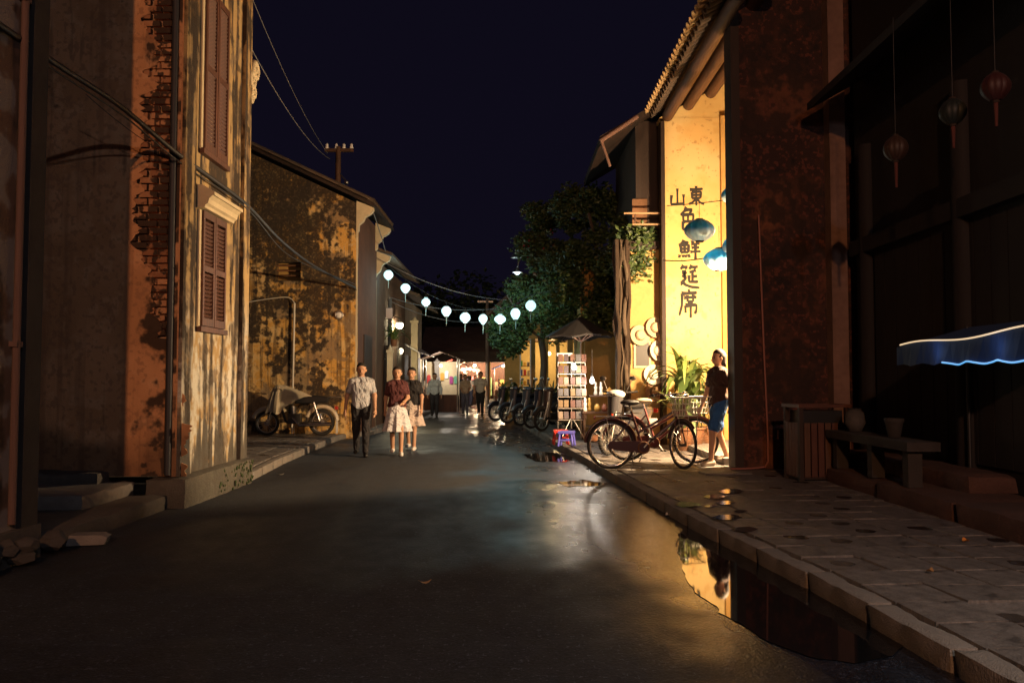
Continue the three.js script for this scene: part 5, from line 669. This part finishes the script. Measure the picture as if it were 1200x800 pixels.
function scooter(label, pos, turn, color, group, cowl) {
  const o = thing('scooter', label, 'scooter', pos, turn, group), body = M(color, 0.3, { clearcoat: 0.8, clearcoatRoughness: 0.1 });
  wheelOf(o, -0.60, 0.28, 0.035, MAT.steel); wheelOf(o, 0.60, 0.28, 0.04, MAT.steel);
  { const g = new THREE.CylinderGeometry(0.21, 0.15, 0.62, 16, 6, true, -1.15, 2.3); g.scale(0.55, 1, 1); g.rotateY(-Math.PI / 2 + Math.PI / 2); const p = g.attributes.position; const q = g.clone(); const pos = []; for (let i = 0; i < p.count; i++) { const x = p.getX(i), z = p.getZ(i), y = p.getY(i); p.setXYZ(i, -z + 0.06 + y * 0.16, y, x * 1.35); } g.computeVertexNormals(); g.translate(-0.38, 0.66, 0); const bk = g.clone(); bk.translate(0.02, 0, 0); body.side = THREE.DoubleSide; mesh('leg_shield', [g, bk], body, o); }
  mesh('floor', extrude([[-0.4, 0.3], [0.2, 0.28], [0.25, 0.36], [-0.36, 0.40]], 0.16, 0.02).translate(0, 0, -0.08), MAT.black, o);
  { const g = ball(0.5, 0, 0, 0, 1, 0.42, 0.30, 16), p = g.attributes.position; for (let i = 0; i < p.count; i++) { const x = p.getX(i), t = (x + 0.5); p.setY(i, p.getY(i) * mix(1.05, 0.55, t) + 0.16 * t * t); p.setZ(i, p.getZ(i) * mix(1.05, 0.6, t)); } g.computeVertexNormals(); g.translate(0.43, 0.56, 0); mesh('rear_body', g, body, o); }
  { const g = ball(0.45, 0, 0, 0, 1, 0.15, 0.26, 14), p = g.attributes.position; for (let i = 0; i < p.count; i++) { const x = p.getX(i); p.setY(i, p.getY(i) + 0.07 * smooth(x, 0.0, 0.4)); p.setZ(i, p.getZ(i) * mix(0.8, 1, smooth(x, -0.4, 0))); } g.computeVertexNormals(); g.translate(0.42, 0.80, 0); mesh('seat', g, MAT.black, o); }
  mesh('front_mudguard', new THREE.TorusGeometry(0.31, 0.05, 8, 18, 1.9).rotateZ(0.8).translate(-0.6, 0.27, 0), body, o); mesh('fork', [-0.07, 0.07].map((z) => rod(V(-0.6, 0.28, z), V(-0.4, 0.85, z), 0.02)), MAT.steel, o);
  mesh('cowl', ball(0.115, -0.34, 1.0, 0, 1.0, 0.7, 1.5, 12), cowl ? M(cowl, 0.35) : body, o); mesh('headlight', ball(0.06, -0.42, 0.99, 0, 0.6, 0.9, 1.4, 10), MAT.chrome, o); for (const z of [-1, 1]) { mesh('grip', rod(V(-0.3, 1.03, z * 0.16), V(-0.2, 1.05, z * 0.34), 0.018), MAT.rubber, o); mesh('mirror', [rod(V(-0.3, 1.05, z * 0.18), V(-0.28, 1.24, z * 0.28), 0.006), ball(0.05, -0.28, 1.27, z * 0.29, 0.25, 0.8, 1.3, 8)], MAT.steel, o); }
  mesh('engine', [box(0.34, 0.16, 0.2, 0.2, 0.27, 0)], MAT.steel, o); mesh('exhaust', rod(V(0.2, 0.22, -0.13), V(0.86, 0.32, -0.15), 0.035, 0.048, 10), MAT.chrome, o); mesh('tail_light', box(0.04, 0.07, 0.16, 0.95, 0.7, 0), M([0.4, 0.02, 0.02], 0.25), o); mesh('number_plate', box(0.01, 0.12, 0.16, 0.93, 0.5, 0), MAT.white, o); mesh('kickstand', rod(V(0.05, 0.22, 0.08), V(0.1, 0.01, 0.24), 0.012), MAT.steel, o);
  return o;
}
const rowS = 'scooters parked in a row by the kerb';
[[600, 26.2, 0.62, [0.02, 0.02, 0.025], 'black scooter at the far end of the parked row'], [615, 24.9, 0.55, [0.03, 0.03, 0.035], 'charcoal scooter second from the far end of the row'], [629, 23.6, 0.7, [0.06, 0.06, 0.065], 'dark grey scooter in the middle of the parked row'], [645, 22.3, 0.6, [0.02, 0.025, 0.04], 'navy scooter at the stall end of the parked row'], [654, 21.2, 0.8, [0.03, 0.02, 0.02], 'dark scooter tucked beside the postcard rack']].forEach(([px, d, t, c, l]) => scooter(l, [at(px, 480, d).x, 0.12, -d], t, c, rowS));
scooter('dark scooter with a white handlebar cowl standing between the bicycles and the hat wall', [at(737, 480, 14.3).x, 0.12, -14.6], 0.9, [0.05, 0.05, 0.055], undefined, [0.6, 0.6, 0.58]);
{ const g = slabGeo(0.62, 0.02, 0.34); const b = single('drain_cover', 'flat pale slab lying beside the bicycles at the dark wall corner', 'slab', g, SLABS[1]); b.position.set(at(853, 553, 11.2).x, 0.125, -11.35); b.rotation.y = 0.1; }
// leaves and scraps on the ground
const scrap = (name, label, px, py, base, col, w) => { const k = (1350 - base * 1000) / (py - 446), g = new THREE.PlaneGeometry(w, w * 0.6, 4, 2), p = g.attributes.position; for (let i = 0; i < p.count; i++) { const x = p.getX(i) / w; p.setY(i, p.getY(i) * (1 - 3.2 * x * x)); p.setZ(i, 0.02 * x * x * 4 + rr(0, 0.004)); } g.rotateX(-Math.PI / 2); g.computeVertexNormals(); const o = single(name, label, 'litter', g, M(col, 0.7, { side: THREE.DoubleSide })); o.position.set((px - 600) / 1000 * k, base + 0.006, -k); o.rotation.y = rr(0, 3); };
scrap('fallen_leaf', 'single dry leaf lying in the middle of the road', 499, 681, 0, [0.35, 0.18, 0.06], 0.09); scrap('fallen_leaf', 'orange leaf on the pavement beside the stone steps', 1127, 633, 0.123, [0.55, 0.2, 0.03], 0.08); scrap('fallen_leaf', 'small curled leaf on the pavement nearer the kerb than the orange one', 1085, 668, 0.123, [0.3, 0.16, 0.06], 0.07); scrap('paper_scrap', 'pale paper scrap at the kerb by the large puddle', 782, 603, 0, [0.6, 0.55, 0.45], 0.1); scrap('paper_scrap', 'white paper scrap on the road by the mossy plinth', 330, 556, 0, [0.6, 0.58, 0.5], 0.12);
// ---------------------------------------------------------------- people: one continuous body surface each, clothes over it
function field(dist, c, half, res) { // marching cubes of a signed distance round the point c
  const mc = new MarchingCubes(res, new THREE.MeshStandardMaterial(), false, false, 60000); mc.isolation = 0; const s = 2 * half / res;
  for (let k = 0; k < res; k++) for (let j = 0; j < res; j++) for (let i = 0; i < res; i++) mc.field[i + j * res + k * res * res] = -dist(c.x + (i - res / 2) * s, c.y + (j - res / 2) * s, c.z + (k - res / 2) * s);
  mc.update(); const n = mc.count, g = new THREE.BufferGeometry(), p = Float32Array.from(mc.positionArray.subarray(0, n * 3)), q = Float32Array.from(mc.normalArray.subarray(0, n * 3));
  for (let i = 0; i < n; i++) { p[i * 3] = p[i * 3] * half + c.x; p[i * 3 + 1] = p[i * 3 + 1] * half + c.y; p[i * 3 + 2] = p[i * 3 + 2] * half + c.z; }
  g.setAttribute('position', new THREE.BufferAttribute(p, 3)); g.setAttribute('normal', new THREE.BufferAttribute(q, 3)); g.computeVertexNormals(); return smoothNormals(g);
}
function smoothNormals(g) { const p = g.attributes.position, n = g.attributes.normal, m = new Map(); const key = (i) => Math.round(p.getX(i) * 5000) + ',' + Math.round(p.getY(i) * 5000) + ',' + Math.round(p.getZ(i) * 5000); for (let i = 0; i < p.count; i++) { const k = key(i), v = m.get(k) ?? V(0, 0, 0); v.x += n.getX(i); v.y += n.getY(i); v.z += n.getZ(i); m.set(k, v); } for (let i = 0; i < p.count; i++) { const v = m.get(key(i)).clone().normalize(); n.setXYZ(i, v.x, v.y, v.z); } return g; }
function caps(list, k = 0.03) { // smooth union of tapered capsules [a, b, ra, rb]
  const L = list.map(([a, b, r0, r1]) => { const d = b.clone().sub(a); return [a.x, a.y, a.z, d.x, d.y, d.z, d.lengthSq() || 1e-9, r0, r1]; });
  return (x, y, z) => { let s = 1e3; for (const c of L) { const px = x - c[0], py = y - c[1], pz = z - c[2]; let t = (px * c[3] + py * c[4] + pz * c[5]) / c[6]; t = t < 0 ? 0 : t > 1 ? 1 : t; const dx = px - c[3] * t, dy = py - c[4] * t, dz = pz - c[5] * t, d = Math.sqrt(dx * dx + dy * dy + dz * dz) - (c[7] + (c[8] - c[7]) * t); const h = Math.max(k - Math.abs(s - d), 0) / k; s = Math.min(s, d) - h * h * k * 0.25; } return s; };
}
function person(label, [x, y, z], turn, o = {}) { // faces +z before turning; height 1.7 before scaling
  const P = thing('person', label, 'person', [x, y, z], turn, o.group), S = (o.height ?? 1.68) / 1.7; P.scale.setScalar(S); const near = o.near ?? false, st = o.step ?? 0.0, f = o.female;
  const hw = f ? 0.085 : 0.09, sw = f ? 0.155 : 0.18, leg = (s, dz) => { const hip = V(s * hw, 0.92, 0), an = V(s * 0.085, dz < 0 ? 0.13 : 0.085, dz), kn = V(s * 0.09, 0.50, dz * 0.5 + (dz < 0 ? 0.05 : 0.06)); return { hip, kn, an }; };
  const legs = [leg(1, st), leg(-1, -st)], sh = (s) => V(s * (sw - 0.01), 1.355, 0), arms = (o.arms ?? [[0.06, -st * 0.5], [0.06, st * 0.5]]).map(([out, fw, up], i) => { const s = i ? -1 : 1, a = sh(s), e = up ? V(s * (sw + 0.05), 1.11, 0.03) : V(s * (sw + 0.05 + out * 0.3), 1.10, fw * 0.5 - 0.02), w = up ? V(s * (sw - 0.02), up, 0.24) : V(s * (sw + 0.05 + out * 0.6), 0.85, fw + 0.04); return { a, e, w, s }; });
  const torso = (g) => [[V(-0.06, 0.95, 0), V(0.06, 0.95, 0), 0.105 + g, 0.105 + g], [V(-0.05, 1.08, 0), V(0.05, 1.08, 0), (f ? 0.085 : 0.1) + g, (f ? 0.085 : 0.1) + g], [V(-0.08, 1.27, 0), V(0.08, 1.27, 0), (f ? 0.098 : 0.108) + g, (f ? 0.098 : 0.108) + g], ...[-1, 1].map((s) => [V(s * 0.03, 1.415, -0.005), V(s * (sw - 0.02), 1.36, 0), 0.048 + g, 0.046 + g])];
  const armC = (g, full) => arms.flatMap(({ a, e, w }) => full ? [[a, e, 0.047 + g, 0.040 + g], [e, w, 0.039 + g, 0.027 + g]] : [[a, a.clone().lerp(e, 0.62), 0.047 + g, 0.050 + g]]);
  const legC = (g, to = 1) => legs.flatMap(({ hip, kn, an }) => to <= 0.5 ? [[hip, hip.clone().lerp(kn, to * 2), 0.085 + g, 0.078 + g]] : [[hip, kn, 0.085 + g, 0.055 + g], [kn, an, 0.054 + g, 0.036 + g]]);
  const feet = (g) => legs.map(({ an }) => [V(an.x, an.y - 0.045, an.z - 0.03), V(an.x * 1.15, an.y - 0.055, an.z + 0.15), 0.036 + g, 0.028 + g]);
  const R = near ? 104 : 64, C = V(0, 0.86, 0), B = 0.9;
  const hand = ({ e, w, s }) => { const d = w.clone().sub(e).normalize(), sd = V(0, 0, 1).cross(d).normalize(), fw = d.clone().cross(sd).normalize(), at2 = (l, k, c = 0) => w.clone().addScaledVector(d, l).addScaledVector(fw, k).addScaledVector(sd, c); const L = [[at2(0, 0), at2(0.075, 0), 0.026, 0.03]]; [[-0.028, 0.062], [-0.009, 0.075], [0.011, 0.07], [0.028, 0.055]].forEach(([k, l]) => { L.push([at2(0.075, k), at2(0.075 + l * 0.5, k, -s * 0.008), 0.0095, 0.009], [at2(0.075 + l * 0.5, k, -s * 0.008), at2(0.075 + l, k, -s * 0.03), 0.009, 0.008]); }); L.push([at2(0.02, 0.022), at2(0.05, 0.052, -s * 0.012), 0.012, 0.01], [at2(0.05, 0.052, -s * 0.012), at2(0.085, 0.055, -s * 0.025), 0.01, 0.0085]); return L; };
  const hd = o.look ?? 0, head = (() => { const a = caps([[V(0, 1.58, 0.0), V(0, 1.615, -0.012), 0.082, 0.09], [V(0, 1.525, 0.03), V(0, 1.56, 0.02), 0.05, 0.066], [V(0, 1.575, 0.085), V(0, 1.545, 0.105), 0.010, 0.015], [V(-0.022, 1.52, 0.07), V(0.022, 1.52, 0.07), 0.014, 0.014], [V(0.083, 1.585, -0.005), V(0.085, 1.56, -0.008), 0.014, 0.012], [V(-0.083, 1.585, -0.005), V(-0.085, 1.56, -0.008), 0.014, 0.012], [V(0, 1.40, -0.01), V(0, 1.52, 0.0), 0.052, 0.048]], 0.02); return a; })();
  const bodyD = caps([...torso(0), ...armC(0, true), ...legC(0), ...feet(-0.004), [V(0, 1.38, 0), V(0, 1.53, 0.0), 0.055, 0.05]], 0.04), geos = [field(bodyD, C, B, R), field(head, V(0, 1.55, 0), 0.19, near ? 56 : 32)];
  for (const a of arms) geos.push(field(caps(hand(a), 0.006), a.w.clone().add(V(0, -0.05, 0.03)), 0.14, near ? 52 : 30));
  mesh('body', geos, o.skin ?? MAT.skin, P);
  mesh('face', [-1, 1].flatMap((s) => [ball(0.011, s * 0.032, 1.585, 0.080, 1.3, 0.7, 0.6, 5), ball(0.018, s * 0.032, 1.605, 0.078, 1.2, 0.25, 0.5, 5)]).concat(ball(0.02, 0, 1.522, 0.083, 1.1, 0.3, 0.4, 5)), M([0.05, 0.02, 0.018], 0.5), P);
  // hair
  const hl = o.hair ?? 'short', hairC = [[V(0, 1.605, -0.025), V(0, 1.63, -0.02), 0.096, 0.092]]; if (hl === 'long') hairC.push([V(0, 1.6, -0.05), V(0, 1.36, -0.075), 0.085, 0.06]); if (hl === 'tail') hairC.push([V(0, 1.62, -0.11), V(0, 1.45, -0.13), 0.03, 0.02]);
  const hc = caps(hairC, 0.03); mesh('hair', field((x2, y2, z2) => Math.max(hc(x2, y2, z2), z2 - 0.075 + Math.max(0, 1.63 - y2) * 1.1, 1.55 - y2 - (z2 < -0.02 ? 0.35 : 0)), V(0, 1.55, -0.03), 0.24, near ? 48 : 28), o.hairM ?? MAT.hair, P);
  // clothes
  const cut = (d, lo, hi) => (x2, y2, z2) => Math.max(d(x2, y2, z2), lo - y2, y2 - hi); const w = near ? 0.014 : 0.018;
  const drape = w + 0.008, wrinkle = (d, k) => (x2, y2, z2) => d(x2, y2, z2) + k * Math.sin(y2 * 62 + x2 * 25 + Math.sin(z2 * 40)) * Math.sin(x2 * 33 - y2 * 18);
  mesh('shirt', metres(field(wrinkle(cut(caps([...torso(drape), ...armC(w, o.sleeve === 'long')], 0.05), o.hem ?? 0.86, 1.455), 0.0022), V(0, 1.13, 0), 0.42, near ? 76 : 48)), o.top, P);
  if (o.skirt) { const pr = []; for (let k = 0; k <= 8; k++) { const t = k / 8; pr.push([mix(0.125, o.flare ?? 0.25, Math.pow(t, 0.8)), mix(1.02, o.skirt, t)]); } const g = lathe(pr, 48), p = g.attributes.position; for (let i = 0; i < p.count; i++) { const a = Math.atan2(p.getZ(i), p.getX(i)), t = clamp((1.02 - p.getY(i)) / (1.02 - o.skirt)), k = 1 + 0.12 * t * Math.sin(a * 9 + 0.7) + 0.05 * t * Math.sin(a * 17); p.setX(i, p.getX(i) * k * 1.08); p.setZ(i, p.getZ(i) * k * 0.92); } g.computeVertexNormals(); o.bottom.side = THREE.DoubleSide; mesh('skirt', g, o.bottom, P); }
  else mesh(o.legTo ? 'shorts' : 'trousers', metres(field(wrinkle(cut(caps([[V(-0.06, 0.95, 0), V(0.06, 0.95, 0), 0.105 + w, 0.105 + w], ...legC(w + 0.004, o.legTo ?? 1)], 0.03), o.legTo ? 0.3 : 0.07, 0.98), 0.0025), V(0, 0.52, 0), 0.56, near ? 84 : 56)), o.bottom, P);
  for (const c of feet(0.01)) mesh('shoe', field(caps([c], 0.01), c[0].clone().lerp(c[1], 0.5), 0.16, near ? 32 : 22), o.shoes ?? MAT.black, P);
  return P;
}
const folds = tex(256, 256, (u, v) => { const a = fbm(u * 4 + 0.8 * fbm(u * 3, v * 3, 3, 3, 5), v * 2, 4, 4, 31), b = fbm(u * 9, v * 5, 3, 9, 33); return 1 - Math.abs(2 * a - 1) * 1.3 + 0.3 * b - 0.2; }, false, [2.2, 2.2]);
const cl = (c, s) => { const m = rough(c, 0.22, 220 + s, { rep: [5, 5], roughness: 0.9 }); m.bumpMap = folds; m.bumpScale = 0.035; return m; };
const gx = (px, d) => at(px, 500, d).x;
person('person in a light grey T-shirt and dark trousers walking by the gable house', [gx(423, 15.4), 0, -15.4], 0.15, { near: true, height: 1.66, step: 0.16, top: cl([0.40, 0.42, 0.46], 1), bottom: cl([0.018, 0.018, 0.022], 2), arms: [[0.04, 0.14], [0.10, -0.06]] });
person('person in a maroon top and long white skirt walking on the road', [gx(465, 15.6), 0, -15.6], 0.1, { near: true, female: true, height: 1.6, step: 0.15, hair: 'long', top: cl([0.075, 0.02, 0.022], 3), hem: 0.93, skirt: 0.46, arms: [[0.05, 0.12, 1.02], [0.04, -0.08]], bottom: cl([0.56, 0.56, 0.60], 4), shoes: M([0.6, 0.58, 0.55], 0.5) });
person('person in a black top and pale skirt a step behind the maroon-topped walker', [gx(482, 16.8), 0, -16.8], -0.1, { near: true, female: true, height: 1.6, step: 0.13, hair: 'tail', top: cl([0.016, 0.015, 0.017], 5), hem: 0.93, skirt: 0.5, bottom: cl([0.48, 0.40, 0.36], 6), shoes: M([0.6, 0.58, 0.55], 0.5), arms: [[0.06, 0.1], [0.05, 0.1, 1.05]] });
person('person in a dark top and blue shorts stepping past the dark wall corner', [3.03, 0.122, -12.55], -1.2, { near: true, height: 1.68, step: 0.2, hair: 'long', female: true, top: cl([0.045, 0.02, 0.016], 7), bottom: cl([0.02, 0.10, 0.30], 8), legTo: 0.42, shoes: M([0.3, 0.25, 0.2], 0.6) });
person('person in a pale blue shirt and dark trousers walking alone up the road', [gx(509, 32), 0, -32], 0.1, { height: 1.62, step: 0.12, top: cl([0.42, 0.48, 0.52], 9), bottom: cl([0.02, 0.02, 0.026], 10), sleeve: 'long' });
person('person in a beige top standing next to the patterned-shirt person', [gx(545, 34.5), 0, -34.5], 0.1, { height: 1.6, female: true, hair: 'long', step: 0.06, top: cl([0.42, 0.33, 0.24], 11), bottom: cl([0.10, 0.10, 0.14], 12), arms: [[0.05, 0.1, 1.0], [0.05, 0.1, 1.0]] });
person('person in a white patterned shirt and black trousers by the utility pole', [gx(563, 34), 0, -34], -0.15, { height: 1.7, step: 0.08, top: cl([0.5, 0.48, 0.44], 13), bottom: cl([0.015, 0.015, 0.018], 14) });
person('person in a pink shirt standing under the street lamps', [gx(447, 27), 0.1, -27], 0.6, { height: 1.6, female: true, hair: 'long', top: cl([0.5, 0.2, 0.22], 15), bottom: cl([0.06, 0.04, 0.05], 16) });
{ // the walkers farther off, from two figures
  const a = person('far walker in dark clothes between the stall and the end shop', [gx(527, 46), 0, -46], 0.2, { height: 1.66, step: 0.1, top: cl([0.04, 0.045, 0.07], 17), bottom: cl([0.02, 0.02, 0.03], 18), group: 'far walkers' }), b = person('far walker in a white top before the red lantern row', [gx(536, 48), 0, -48], -0.2, { height: 1.6, female: true, hair: 'long', step: 0.08, top: cl([0.5, 0.48, 0.46], 19), bottom: cl([0.04, 0.05, 0.1], 20), group: 'far walkers' });
  [[a, 518, 43, 0.5, 'far walker in dark clothes close to the lit stall'], [a, 531, 42, 2.9, 'far walker in dark clothes seen from behind'], [b, 521, 50, 0.4, 'far walker in a white top beside the stall'], [b, 551, 45, 2.7, 'far walker in a white top seen from behind'], [a, 557, 52, 0.1, 'far walker in dark clothes near the utility pole'], [a, 540, 40, 0.3, 'far walker in dark clothes ahead of the patterned-shirt person'], [b, 524, 39, 2.8, 'far walker in a white top walking away past the canvas stall'], [b, 500, 44, 0.6, 'far walker in a white top under the red awning'], [a, 549, 56, 3.0, 'far walker in dark clothes entering the end shop'], [b, 533, 54, 3.1, 'far walker in a white top entering the end shop'], [a, 513, 48, 0.2, 'far walker in dark clothes at the cream awning']].forEach(([p, px, d, t, l]) => { const c = p.clone(); c.name = numbered('person'); c.position.set(gx(px, d), 0, -d); c.rotation.y = t; c.userData = { ...p.userData, label: l }; scene.add(c); });
}
renderer.render(scene, camera);
